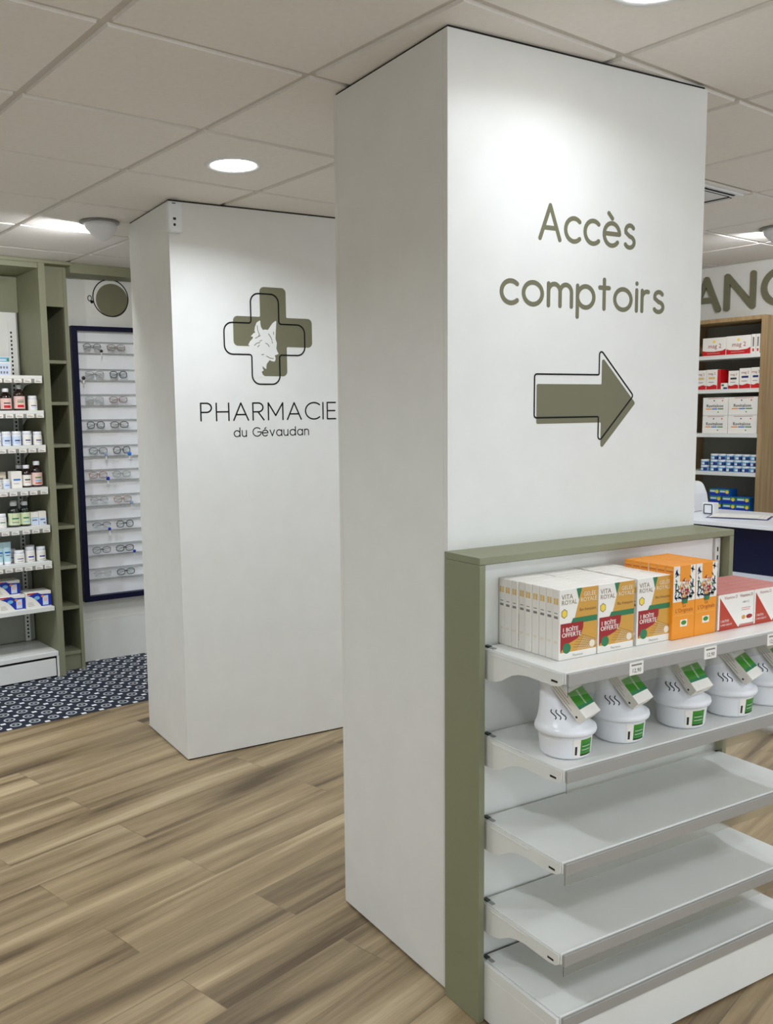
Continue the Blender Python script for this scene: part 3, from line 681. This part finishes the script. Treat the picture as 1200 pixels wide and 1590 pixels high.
# narrow tower of open niches
T = thing('niche_tower', 'narrow olive tower of open niches between shelving and glasses wall', 'shelving', RP(0, 0))
TV = 3.862
part('side_panel', (.524, TV, .001), (.546, 4.02, 2.4995), olive_d, par=T); part('side_panel', (.3835, TV+.002, .001), (.390, 4.18, 2.4995), olive_d, par=T)
part('back_panel', (.390, 4.16, .001), (.60, 4.185, 2.4995), olive_d, par=T)
part('inner_side', (.524, 4.0205, .001), (.532, 4.159, 2.4995), olive_d, 0, T)
part('door_panel', (.3905, TV+.001, 2.262), (.5235, TV+.019, 2.4995), olive_d, par=T)
part('top_panel', (.3905, TV+.02, 2.48), (.5235, 4.159, 2.4995), olive_d, par=T)
for z in (1.9425, 1.691, 1.432, 1.178, .9245, .671, .412, .121):
    part('niche_shelf', (.3905, TV+.004, z-.020), (.5235, 4.159, z), olive_d, par=T)
part('toe_panel', (.3905, TV+.012, .001), (.5235, TV+.028, .100), olive_d, par=T)
# ---------------------------------------------------------------- goods on the left shelves
def RO(o, u, v, z, rz=0): o.matrix_world = RP(u, v, z, rz); return o
QF = face((0, 0, 0), (1, 0, 0), (0, -1, 0))
def curved(m, r, a0, a1, z0, z1, mm, dr=.0005, n=8):
    vs = []; fs = []
    for i in range(n+1):
        a = math.radians(a0+(a1-a0)*i/n)
        for z in (z0, z1): vs.append(((r+dr)*math.cos(a), (r+dr)*math.sin(a), z))
    for i in range(n): fs.append((2*i, 2*i+2, 2*i+3, 2*i+1))
    m.add(vs, fs, mm, smooth=True)
def bottle(name, label, u, v, z, r, h, glass, capc, lab, stripes, group=None, capr=.42, kind='bottle'):
    if kind == 'bottle': prof = [(r*.9, 0), (r, .004), (r, h*.60), (r*.92, h*.68), (r*.62, h*.78), (r*.40, h*.82), (r*.38, h*.86)]
    else: prof = [(r*.92, 0), (r, .003), (r, h*.70), (r*.95, h*.74), (r*.86, h*.755)]
    m = MB(); m.lathe(prof, glass, 24); o = m.build(name); RO(o, u, v, z, 0); tag(o, label, 'bottle' if kind == 'bottle' else 'jar', group)
    m = MB(); cr = r*capr if kind == 'bottle' else r*.93; z0 = h*.845 if kind == 'bottle' else h*.757
    m.lathe([(cr*.98, z0), (cr, z0+.001), (cr, h-.002), (cr*.92, h), (.0001, h)], capc, 22); m.build('cap', o)
    m = MB(); la, lb2 = (h*.08, h*.56) if kind == 'bottle' else (h*.07, h*.66)
    curved(m, r, -170, -10, la, lb2, lab)
    for i, (f0, f1, c) in enumerate(stripes): curved(m, r, -125, -58, la+(lb2-la)*f0, la+(lb2-la)*f1, c, .0009)
    m.build('paper_label', o); return o
def box_item(name, label, u, v, z, w, d, h, c, deco, group=None, cat='carton', rz=0):
    m = MB(); m.box((0, 0, 0), (w, d, h), c, .001, seg=1); deco(m, w, h); o = m.build(name); RO(o, u, v, z, rz); return tag(o, label, cat, group)
def d_lines(c1, c2=grey_t):
    def f(m, w, h):
        m.rect(w*.15, h*.52, w*.75, h*.64, QF, c1); m.rect(w*.15, h*.38, w*.6, h*.42, QF, c2); m.rect(w*.15, h*.22, w*.7, h*.25, QF, c2)
    return f
e = .0006
def d_notice(m, w, h):
    m.rect(w*.04, h*.74, w*.96, h*.97, QF, blue_l); m.rect(w*.10, h*.80, w*.80, h*.86, QF, card_w, .0002, .0004); m.rect(w*.84, h*.78, w*.93, h*.92, QF, green_b, .0002, .0004)
    m.rect(w*.04, h*.04, w*.40, h*.66, QF, blue_y); m.rect(w*.45, h*.04, w*.95, h*.66, QF, pale_blue)
    for k in range(6): m.rect(w*(.50+.14*(k % 3)), h*(.15+.25*(k//3)), w*(.58+.14*(k % 3)), h*(.27+.25*(k//3)), QF, grey_t, .0002, .0004)
box_item('medicine_carton', 'pale blue carton on the topmost white shelf of the left bay', .085, 3.95, LZ[0]+e, .124, .05, .118, card_w, d_notice)
z = LZ[1]+e
bottle('syrup_bottle', 'brown syrup bottle with pink label, cut by the left edge, second shelf', .128, 3.83, z, .033, .130, glass_br, whitep, pink_l, [(.1, .35, red_b), (.5, .6, black_t)], capr=.55)
bottle('syrup_bottle', 'tall brown syrup bottle with pink label beside a small white jar', .207, 3.83, z, .033, .152, glass_br, whitep, pink_l, [(.1, .3, red_b), (.5, .58, green_b), (.65, .7, grey_t)])
bottle('pill_jar', 'small white jar right of the tall brown syrup bottle', .286, 3.83, z, .027, .088, whitep, whitep, card_w, [(.4, .5, blue_d), (.15, .3, pale_blue)], kind='jar')
z = LZ[2]+e
for i, (u, hh) in enumerate([(.062, .082), (.118, .084), (.178, .084), (.240, .084), (.304, .080)]):
    bottle('pill_jar', 'blue printed white jar, third shelf front row, %s' % ['at the left edge', 'second from left', 'third from left', 'fourth from left', 'rightmost'][i], u, 3.83, z, .0265, hh, whitep, whitep, pale_blue if i in (1, 2) else card_w, [(.42, .56, blue_d), (.2, .24, grey_t)], 'white jars on the third shelf', kind='jar')
for i, u in enumerate((.09, .15, .21, .27)):
    bottle('pill_jar', 'white jar half hidden in the back row of the third shelf, %s from left' % ['first', 'second', 'third', 'fourth'][i], u, 3.895, z, .0265, .084, whitep, whitep, pale_blue, [(.42, .56, blue_d)], 'white jars behind the third shelf row', kind='jar')
z = LZ[3]+e
bottle('pill_jar', 'small lilac-labelled jar left of the square white carton, fourth shelf', .101, 3.82, z, .021, .055, whitep, whitep, pale_blue, [(.45, .55, blue_k)], kind='jar')
bottle('pill_jar', 'small white jar cut by the left edge on the fourth shelf', .050, 3.82, z, .021, .055, whitep, whitep, card_w, [(.45, .55, grey_t)], kind='jar')
box_item('medicine_carton', 'square white carton with blue print beside dark bottles, fourth shelf', .130, 3.815, z, .063, .06, .099, card_w, lambda m, w, h: (m.rect(w*.2, h*.45, w*.85, h*.55, QF, blue_y), m.rect(w*.2, h*.25, w*.7, h*.28, QF, grey_t)))
box_item('medicine_carton', 'pale carton half hidden behind the small jars, fourth shelf', .060, 3.90, z, .066, .06, .095, card_c, d_lines(grey_t))
bottle('syrup_bottle', 'shorter dark bottle with white cap between carton and tall bottle, fourth shelf', .228, 3.84, z, .0285, .134, glass_br, whitep, card_w, [(.5, .62, black_t), (.3, .34, red_b)], capr=.66)
bottle('syrup_bottle', 'tall dark bottle with white cap at the right end, fourth shelf', .289, 3.835, z, .032, .155, glass_br, whitep, pink_l, [(.55, .65, green_b), (.3, .42, blue_l), (.1, .2, red_o)], capr=.60)
bottle('syrup_bottle', 'dark bottle behind the shorter dark one, fourth shelf', .212, 3.92, z, .030, .130, glass_br, whitep, card_w, [(.5, .6, black_t)], capr=.6)
z = LZ[4]+e
bottle('syrup_bottle', 'dark green bottle with pale green label, left one on the fifth shelf', .138, 3.835, z, .036, .150, glass_gr, whitep, mat('pale_green_label', '#d4e0b8', .5), [(.5, .6, green_p), (.2, .26, grey_t)], capr=.55)
bottle('syrup_bottle', 'dark green bottle with pale green label, right one on the fifth shelf', .205, 3.840, z, .031, .148, glass_gr, whitep, mat('pale_green_label', '#d4e0b8', .5), [(.5, .6, green_p), (.2, .26, blue_l)], capr=.6)
bottle('syrup_bottle', 'dark bottle hidden behind the green labelled pair, fifth shelf', .165, 3.91, z, .031, .150, glass_gr, whitep, card_w, [(.5, .6, green_p)], capr=.6)
bottle('pill_jar', 'white jar cut by the left edge on the fifth shelf', .062, 3.825, z, .026, .085, whitep, whitep, card_w, [(.5, .6, green_p)], kind='jar')
box_item('medicine_carton', 'white and blue carton next to the green labelled bottles, fifth shelf', .236, 3.825, z, .046, .05, .079, card_w, lambda m, w, h: (m.rect(0, h*.05, w, h*.55, QF, pale_blue), m.rect(w*.15, h*.34, w*.8, h*.44, QF, blue_d), m.rect(w*.1, h*.55, w*.9, h*.6, QF, blue_l)))
box_item('medicine_carton', 'white and blue carton at the right end of the fifth shelf', .284, 3.825, z, .046, .05, .082, card_w, lambda m, w, h: (m.rect(0, h*.05, w, h*.55, QF, pale_blue), m.rect(w*.15, h*.34, w*.8, h*.44, QF, blue_d), m.rect(w*.6, h*.08, w*.9, h*.2, QF, grey_t)))
z = LZ[5]+e
def cream_tube(u, label):
    m = MB(); n = 20; vs = []; fs = []
    for i, (zz, rx, ry) in enumerate([(.018, .021, .021), (.05, .023, .020), (.09, .025, .013), (.125, .026, .004), (.134, .026, .0015)]):
        for k in range(n): vs.append((rx*math.cos(2*PI*k/n), ry*math.sin(2*PI*k/n), zz))
    for i in range(4):
        for k in range(n): fs.append((i*n+k, i*n+(k+1) % n, (i+1)*n+(k+1) % n, (i+1)*n+k))
    m.add(vs, fs, mat('aqua_tube', '#bfe0ea', .35), None, True); m.add(vs[-n:], [list(range(n))], whitep)
    o = m.build('cream_tube'); RO(o, u, 3.83, z); tag(o, label, 'tube', 'aqua cream tubes')
    m = MB(); m.lathe([(.019, 0), (.020, .002), (.021, .018), (.0001, .018)], whitep, 20); m.build('cap', o)
    m = MB(); m.rect(-.016, .07, .016, .078, face((0, -.0175, 0), (1, 0, 0), (0, -1, 0)), blue_y, .0006); m.rect(-.014, .055, .012, .058, face((0, -.0198, 0), (1, 0, 0), (0, -1, 0)), blue_d, .0006); m.build('print', o)
cream_tube(.082, 'pale aqua cream tube standing on its cap, nearest the small tubs'); cream_tube(.036, 'pale aqua cream tube standing on its cap at the left edge')
bottle('pill_jar', 'low white tub beside the aqua tube on the sixth shelf', .154, 3.83, z, .031, .078, whitep, whitep, card_w, [(.45, .55, blue_k), (.15, .2, grey_t)], kind='jar')
bottle('pill_jar', 'low white tub behind the front tub, sixth shelf', .130, 3.90, z, .028, .080, whitep, whitep, card_w, [(.45, .55, blue_k)], kind='jar')
bottle('pill_jar', 'tall white jar with blue print, middle of the sixth shelf', .222, 3.84, z, .029, .093, whitep, whitep, card_w, [(.4, .55, blue_k), (.1, .15, grey_t)], kind='jar')
bottle('pill_jar', 'white jar with blue print at the right end of the sixth shelf', .288, 3.835, z, .028, .088, whitep, whitep, card_w, [(.4, .55, blue_k), (.1, .15, grey_t)], kind='jar')
bottle('pill_jar', 'white jar tucked behind the sixth shelf jars', .250, 3.91, z, .028, .092, whitep, whitep, card_w, [(.4, .55, blue_k)], kind='jar')
z = .447+e
def d_blue(m, w, h):
    n = 10; pts = [(w*.05+w*.55*(i/n), h*(.80-.74*(i/n)**1.9)) for i in range(n+1)]
    m.prism(pts+[(w*.998, h*.06), (w*.998, h*.80), (w*.60, h*.84), (w*.46, h*.96), (w*.30, h*.88)], QF, blue_k)
    m.rect(w*.66, h*.12, w*.88, h*.72, QF, pale_blue, .0002, .0004); m.rect(w*.70, h*.36, w*.84, h*.56, QF, pink_l, .0002, .0007); m.rect(w*.06, h*.86, w*.40, h*.96, QF, red_o, .0002)
    m.prism([(w*(.66+.06*math.cos(k*PI/4)), h*(.70+.08*math.sin(k*PI/4))) for k in range(8)], QF, orange, .0002, .0009); m.prism([(w*(.44+.11*math.cos(k*PI/6)), h*(.62+.12*math.sin(k*PI/6))) for k in range(12)], QF, blue_l, .0002, .0004)
    for k in range(3): m.rect(w*.08, h*(.14+.10*k), w*(.34-.04*k), h*(.16+.10*k), QF, grey_t, .0002, .0004)
box_item('dressing_carton', 'blue and white carton lying under another at the left edge, lowest stocked shelf', .006, 3.80, z, .158, .12, .090, card_w, d_blue, 'blue and white cartons')
box_item('dressing_carton', 'blue and white carton stacked on top of another, lowest stocked shelf', -.010, 3.83, z+.0905, .158, .11, .088, card_w, d_blue, 'blue and white cartons')
box_item('dressing_carton', 'blue and white carton alone at the right end, lowest stocked shelf', .168, 3.80, z, .156, .12, .096, card_w, d_blue, 'blue and white cartons')
# ---------------------------------------------------------------- glasses display
D = thing('eyewear_display', 'navy framed wall display holding ten rails of spectacles', 'display', WM @ Matrix.Translation((0, -.0005, 0)))
def dpart(name, a, b, mm, bev=.001): m = MB(); m.box(a, b, mm, bev); return m.build(name, D)
DW = .66
dpart('backboard', (.045, -.012, .44), (DW-.03, 0, 2.145), whitep)
dpart('frame_side', (.010, -.052, .405), (.046, 0, 2.165), navy, .002); dpart('frame_side', (DW-.036, -.052, .405), (DW, 0, 2.165), navy, .002)
dpart('frame_top', (.0465, -.052, 2.137), (DW-.0365, 0, 2.165), navy, .002); dpart('frame_bottom', (.0465, -.052, .405), (DW-.0365, 0, .440), navy, .002)
RZ = [2.035, 1.865, 1.705, 1.545, 1.380, 1.225, 1.060, .897, .737, .580]
for z in RZ:
    dpart('rail', (.055, -.030, z-.040), (DW-.045, -.0125, z-.034), acr, .0008); dpart('rail', (.055, -.024, z+.030), (DW-.045, -.0125, z+.036), acr, .0008)
frames = ['#2c2c2e', '#7a4a22', '#777774', '#1b1b1d', '#a8a8a4', '#8c2024', '#2a2320', '#4a3a2c', '#3a3a40', '#1e1c1a', '#a24a28', '#8e8c88', '#8a8a88', '#9a6a30', '#1c1c22', '#202022', '#2e2c2a', '#201e1c', '#b0b0ac', '#26262a']
desc = ['dark thin', 'brown', 'clear grey', 'thick black', 'silver', 'red and black', 'dark brown', 'brown grey', 'slate', 'black rimmed', 'copper red', 'grey metal', 'pale metal', 'amber', 'black half-rim', 'black', 'dark round', 'black browline', 'clear', 'black square']
rown = ['top', 'second', 'third', 'fourth', 'fifth', 'sixth', 'seventh', 'eighth', 'ninth', 'bottom']
lensm = mat('lens_glass', '#eef2f2', .05, trans=.9, var=0)
tagm = mat('security_tag', '#8fa4c8', .4)
for i, z in enumerate(RZ):
    for c in range(2):
        k = i*2+c; a0 = .075+.155*c+(.008 if i % 3 == 1 else 0)
        fm = mat('spectacle_frame_%d' % k, frames[k], .3); rr = .0025 if k in (3, 9, 15, 17, 19, 6, 7) else .0018
        t = thing('spectacles', '%s spectacles, %s pair on the %s rail of the display' % (desc[k], 'left' if c == 0 else 'right', rown[i]), 'glasses', WM @ Matrix.Translation((a0, -.047, z)), 'spectacles on the display rails')
        hh, ww = (.019, .026) if k % 3 else (.021, .023)
        def rim(cx): return [(cx+ww*math.copysign(abs(math.cos(t_))**.75, math.cos(t_)), 0, hh*math.copysign(abs(math.sin(t_))**.75, math.sin(t_))) for t_ in [2*PI*j/20 for j in range(21)]]
        m = MB(); half = k in (0, 2, 12, 14, 18)
        for cx in (.030, .094):
            pts = rim(cx); m.tube(pts[:11] if half else pts, rr, fm, 6)
        m.tube([(.030+ww, 0, .006), (.062, -.003, .010), (.094-ww, 0, .006)], rr, fm, 6)
        m.build('front_frame', t)
        for cx in (.030, .094):
            m = MB(); m.prism([(p[0], p[2]) for p in rim(cx)[:-1]], face((0, .0003, 0), (1, 0, 0), (0, -1, 0)), lensm, .0008); m.build('lens', t)
        for sgn, ex in ((-1, .030-ww), (1, .094+ww)):
            m = MB(); m.tube([(ex, 0, .008), (ex+sgn*.004, .006, .009), (ex-sgn*.010, .014, .006), (ex-sgn*.075, .020, -.002), (ex-sgn*.100, .019, -.014)], .0014, fm, 6); m.build('temple', t)
for (i, a, col, sz, lb) in [(4, .345, mat('blue_tag', '#2a78d8', .35), .013, 'round bright blue security tag on the fifth rail, right side'), (5, .195, blue_k, .012, 'royal blue security tag between the pairs on the sixth rail'),
        (7, .190, blue_k, .010, 'dark blue security tag under the left pair, eighth rail'), (8, .350, blue_k, .010, 'dark blue security tag on the right pair, ninth rail'), (6, .345, tagm, .012, 'pale blue security tag on the right pair, seventh rail'),
        (4, .190, tagm, .011, 'pale blue security tag under the left pair, fifth rail'), (0, .190, black_p, .010, 'black security tag hanging between the pairs on the top rail'), (1, .068, black_p, .012, 'round black security tag at the left of the second rail')]:
    z = RZ[i]-.024; m = MB(); q2 = WM @ face((a, -.061, z), (1, 0, 0), (0, -1, 0))
    o = MB(); 
    o.lathe([(sz, 0), (sz, .004), (sz*.8, .006), (.0001, .006)], col, 16)
    ob = o.build('security_tag', M=q2); tag(ob, lb, 'tag', 'security tags')
    s = MB(); s.box((-.004, -sz-.022, .0005), (.004, -sz+.002, .002), mat('tag_paper', '#e6e6e6', .5)); s.build('paper_strip', ob)
# round spectacle-like emblem above the display
C = thing('wall_emblem', 'olive disc with black monocle outline on the wall above the glasses', 'emblem', WM @ Matrix.Translation((.289, -.0002, 2.344)))
m = MB(); m.prism([(.006+.105*math.cos(k*PI/24), -.007+.105*math.sin(k*PI/24)) for k in range(48)], F0, olive_v, .0006); m.build('disc', C)
m = MB(); m.stroke([(-.003+.115*math.cos(k*PI/24), .008+.116*math.sin(k*PI/24)) for k in range(48)], .0068, F0, black_v, .0004, .0008, True, 8)
m.stroke([(-.139+.012*math.cos(k*PI/6), .000+.017*math.sin(k*PI/6)) for k in range(12)], .005, F0, black_v, .0004, .0008, True, 8); m.prism([(-.126+.010*math.cos(k*PI/5), -.022+.010*math.sin(k*PI/5)) for k in range(10)], F0, black_v, .0006, .0008); m.build('outline', C)
# ---------------------------------------------------------------- right side: letters, oak cabinet, counter
def letter(ch, va, vb, z0, hgt, label):
    m = MB(); q = face((U1-.0006, va, z0), (0, -1, 0), (-1, 0, 0))
    stroke_text(m, ch, 0, va-vb, 0, hgt, .036, q, olive_v, 0, .018)
    tag(m.build('sign_letter', M=RM), label, 'letter', 'raised olive letters')
letter('A', 1.875, 1.665, 2.224, .240, 'raised olive letter A, half hidden behind the arrow pillar')
letter('N', 1.640, 1.428, 2.226, .240, 'raised olive letter N on the right wall above the oak cabinet')
letter('C', 1.392, 1.175, 2.228, .240, 'raised olive letter C cut by the right edge of the photo')
K = thing('product_cabinet', 'open oak cabinet with white shelves of boxed medicine on the right wall', 'cabinet', RP(0, 0))
KU, KV0, KV1 = 3.845, 1.215, 1.765
def kp(name, a, b, mm, bev=.001): return part(name, a, b, mm, bev, K)
kp('side_panel', (KU, KV0-.012, .60), (U1-.001, KV0+.012, 2.152), oak); kp('side_panel', (KU, KV1-.012, .60), (U1-.001, KV1+.012, 2.152), oak)
kp('top_panel', (KU, KV0+.0125, 2.128), (U1-.001, KV1-.0125, 2.152), oak); kp('back_panel', (U1-.014, KV0+.0125, .60), (U1-.001, KV1-.0125, 2.1275), mat('cabinet_back', '#86867c', .6))
kp('base_panel', (KU, KV0+.0125, .60), (U1-.0145, KV1-.0125, .90), oak)
for z in (1.925, 1.712, 1.433, 1.190, .940):
    kp('shelf', (KU+.002, KV0+.0130, z-.024), (U1-.0145, KV1-.0130, z), wmetal)
FX = lambda u, v, z: face((u, v, z), (0, -1, 0), (-1, 0, 0))
def rbox(name, label, v1, v0, z, h, deco, group=None, u=KU+.018, d=.10, c=card_w):
    # carton facing the room: spans v0..v1 (v1 is its left end as seen)
    m = MB(); w = v1-v0
    MM = Matrix(((0, 1, 0, 0), (-1, 0, 0, 0), (0, 0, 1, 0), (0, 0, 0, 1)))
    m.box((0, 0, 0), (w, d, h), c, .001, MM, 1); deco(m, w, h, FX(0, 0, 0)); o = m.build(name)
    o.matrix_world = RP(u, v1, z+.0006); return tag(o, label, 'carton', group)
def d_mag(m, w, h, q):
    m.prism([(0.001, 0.001), (w-.001, .001), (w-.001, h*.36), (w*.85, h*.26), (w*.5, h*.22), (w*.15, h*.25), (.001, h*.30)], q, red_b, .0003)
    m.text('mag 2', h*.34, w*.52, h*.42, q, red_d, z0=.0005); m.prism([(w*.5+h*.08*math.cos(k*PI/6), h*.78+h*.08*math.sin(k*PI/6)) for k in range(12)], q, yellow_p, .0003); m.rect(w*.2, h*.10, w*.75, h*.15, q, pinkred, .0002, .0004)
rbox('magnesium_carton', 'wide white and red carton, left one on the top cabinet shelf', 1.622, 1.462, 1.925, .112, d_mag, 'wide red and white cartons')
rbox('magnesium_carton', 'wide white and red carton, right one on the top cabinet shelf', 1.460, 1.300, 1.925, .114, d_mag, 'wide red and white cartons')
def d_spine(m, w, h, q): m.rect(w*.3, h*.35, w*.7, h*.85, q, grey_t, .0002); m.rect(w*.3, h*.1, w*.7, h*.25, q, red_b, .0002)
rbox('slim_carton', 'slim carton standing on edge next to the wide red ones, left', 1.296, 1.270, 1.925, .116, d_spine)
rbox('slim_carton', 'slim carton standing on edge against the cabinet side', 1.266, 1.242, 1.925, .116, d_spine)
def d_mag2(cc):
    def f(m, w, h, q):
        m.prism([(.001, .001), (w-.001, .001), (w-.001, h*.20), (w*.7, h*.24), (w*.3, h*.17), (.001, h*.2)], q, red_b, .0003); m.text('mag 2', h*.17, w*.5, h*.74, q, red_d, z0=.0005); m.rect(w*.2, h*.52, w*.8, h*.62, q, cc, .0003); m.rect(w*.2, h*.35, w*.7, h*.38, q, grey_t, .0002)
    return f
rbox('magnesium_carton', 'upright carton with orange print, left of two on the second cabinet shelf', 1.664, 1.590, 1.712, .124, d_mag2(gold_l), 'upright red and white cartons')
o = rbox('magnesium_carton', 'upright carton with orange print and red side, second cabinet shelf', 1.588, 1.514, 1.712, .126, d_mag2(gold_l), 'upright red and white cartons')
rbox('magnesium_carton', 'red backed carton turned sideways in the gap, second cabinet shelf', 1.512, 1.492, 1.712, .124, lambda m, w, h, q: m.rect(.002, .002, w-.002, h-.002, q, red_b, .0003), c=red_b)
rbox('small_pillbox', 'small white and dark box lying in the gap of the second cabinet shelf', 1.488, 1.444, 1.712, .038, lambda m, w, h, q: (m.rect(w*.1, h*.5, w*.5, h*.8, q, green_p, .0002), m.rect(w*.4, h*.02, w*.98, h*.3, q, blue_d, .0002)))
rbox('magnesium_carton', 'shorter upright white carton right of the gap, second cabinet shelf', 1.438, 1.370, 1.712, .112, d_mag2(black_t), 'upright red and white cartons')
rbox('magnesium_carton', 'upright carton with blue print, second from the right, second cabinet shelf', 1.366, 1.292, 1.712, .125, d_mag2(blue_d), 'upright red and white cartons')
rbox('magnesium_carton', 'upright carton with blue print against the cabinet side, second cabinet shelf', 1.290, 1.232, 1.712, .127, d_mag2(blue_d), 'upright red and white cartons')
def d_rev(m, w, h, q):
    m.text('Revitalose', h*.25, w*.48, h*.45, q, black_t, z0=.0005, wide=1.0, bold=.0004)
    for k, c in enumerate((orange, blue_y, green_b)): m.rect(w*(.12+.24*k), h*.33, w*(.34+.24*k), h*.39, q, c, .0003)
    for a, b, c in ((.45, .82, blue_d), (.78, .82, red_b), (.62, .18, green_b)): m.prism([(w*a+.0045*math.cos(k*PI/4), h*b+.0045*math.sin(k*PI/4)) for k in range(8)], q, c, .0003)
    m.rect(w*.2, h*.93, w*.85, h*.96, q, pinkred, .0002)
for v1, v0, z, lb in ((1.606, 1.434, 1.5475, 'upper left'), (1.431, 1.240, 1.5475, 'upper right'), (1.606, 1.434, 1.433, 'lower left'), (1.431, 1.240, 1.433, 'lower right')):
    rbox('vitamin_carton', 'long white carton with coloured lettering, %s of the stacked four' % lb, v1, v0, z, .113, d_rev, 'white cartons stacked two by two')
# small blue tins in columns
tn = MB(); tn.lathe([(.0255, 0), (.0265, .001), (.0265, .024), (.0245, .0255)], blue_l, 20); curved(tn, .0265, 0, 75, .004, .022, blue_d, .0003); curved(tn, .0265, 150, 195, .006, .016, card_w, .0003); curved(tn, .0265, 195, 250, .002, .022, blue_d, .0003)
tl = MB(); tl.lathe([(.0260, .0256), (.0268, .0262), (.0268, .036), (.0001, .0365)], whitep, 20)
tnm, tlm = tn.mesh('small_blue_tin'), tl.mesh('lid')
for c in range(7):
    for r in range(3):
        if c == 0 and r == 2: continue
        o = bpy.data.objects.new('small_blue_tin', tnm); scene.collection.objects.link(o)
        o.matrix_world = RP(KU+.045, 1.592-.0535*c-(.014 if c else 0), 1.1906+r*.0374, .1*((c*7+r*3) % 5-2))
        l = bpy.data.objects.new('lid', tlm); scene.collection.objects.link(l); l.parent = o
        tag(o, 'small blue tin with white lid, %s layer, %s column from the left' % (['bottom', 'middle', 'top'][r], ['first', 'second', 'third', 'fourth', 'fifth', 'sixth', 'last'][c]), 'tin', 'small blue tins')
def d_bl(m, w, h, q):
    m.rect(w*.02, h*.5, w*.98, h*.95, q, green_b, .0002); m.rect(w*.08, h*.55, w*.6, h*.8, q, pale_blue, .0002, .0003); m.rect(w*.02, h*.05, w*.98, h*.46, q, blue_k, .0002)
    m.prism([(w*.80+h*.26*math.cos(k*PI/6), h*.62+h*.26*math.sin(k*PI/6)) for k in range(12)], q, yellow_p, .0003, .0004)
z0 = .940
for v1, v0, k, lb in ((1.548, 1.482, 2, 'top layer, left'), (1.480, 1.412, 2, 'top layer, right'), (1.545, 1.465, 1, 'middle layer, left'), (1.460, 1.365, 1, 'middle layer, centre'), (1.362, 1.275, 1, 'middle layer, right'),
        (1.548, 1.462, 0, 'bottom layer, left'), (1.456, 1.366, 0, 'bottom layer, centre'), (1.364, 1.272, 0, 'bottom layer, right')):
    rbox('lozenge_carton', 'small blue and yellow carton in the stack of eight, %s' % lb, v1, v0, z0+k*.0455, .0445, d_bl, 'small blue and yellow cartons', u=KU+.03, c=blue_y)
# sales counter
Q = thing('sales_counter', 'navy fronted sales counter with a white top behind the gondola', 'counter', RP(0, 0))
part('counter_top', (2.775, -.30, .985), (3.38, 1.95, 1.005), whitep, .002, Q)
part('front_panel', (2.805, -.28, .752), (2.830, 1.93, .9845), navy, .001, Q)
part('upper_body', (2.8305, -.28, .752), (3.36, 1.93, .9845), whitep, .001, Q)
part('lower_ledge', (2.64, -.30, .728), (3.38, 1.95, .7515), whitep, .002, Q)
part('lower_body', (2.655, -.28, .02), (3.36, 1.93, .7275), whitep, .001, Q)
part('plinth', (2.68, -.26, .001), (3.34, 1.90, .0195), dark, 0, Q)
# things lying on the counter
o = MB(); pr = rounded([(-.11, 0), (.105, 0), (.085, .10), (.055, .165), (-.11, .172)], [.004, .008, .05, .045, .01], 6)
o.prism(pr, Matrix(((0, 0, 1, -.09), (-1, 0, 0, 0), (0, 1, 0, 0), (0, 0, 0, 1))), whitep, .15)
tt = o.build('label_printer'); tt.matrix_world = RP(3.22, 1.300, 1.0056); tag(tt, 'light grey machine with a rounded top, on the counter beside the pillar edge', 'printer')
m = MB(); m.stroke([(.055, .160), (.055, .06), (.075, .035), (.10, .03)], .004, Matrix(((0, 0, -1, -.0902), (-1, 0, 0, 0), (0, 1, 0, 0), (0, 0, 0, 1))), grey_m, .001); m.build('seam', tt)
t = thing('display_stand', 'small white counter stand with a black square outline', 'stand', RP(3.06, 1.075, 1.0056))
m = MB(); m.box((0, -.035, 0), (.05, .035, .066), whitep, .004); m.build('block', t)
m = MB(); m.stroke(rounded([(-.024, .006), (.024, .006), (.024, .056), (-.024, .056)], .005), .005, FX(-.0002, 0, 0), black_p, .001, 0, True); m.build('square_outline', t)
m = MB()
for k in range(3): m.box((-.09-.004*k, -.16+.02*k, .002*k), (.10-.01*k, .13-.01*k, .002*k+.0016), card_w)
m.box((-.10, -.17, 0), (.10, .14, .0015), blue_d, 0, Matrix.Translation((-.008, 0, -.0016)))
o = m.build('paper_stack'); o.matrix_world = RP(3.06, .905, 1.0073, math.radians(20)); tag(o, 'loose white papers and a folder spread on the counter top', 'papers')
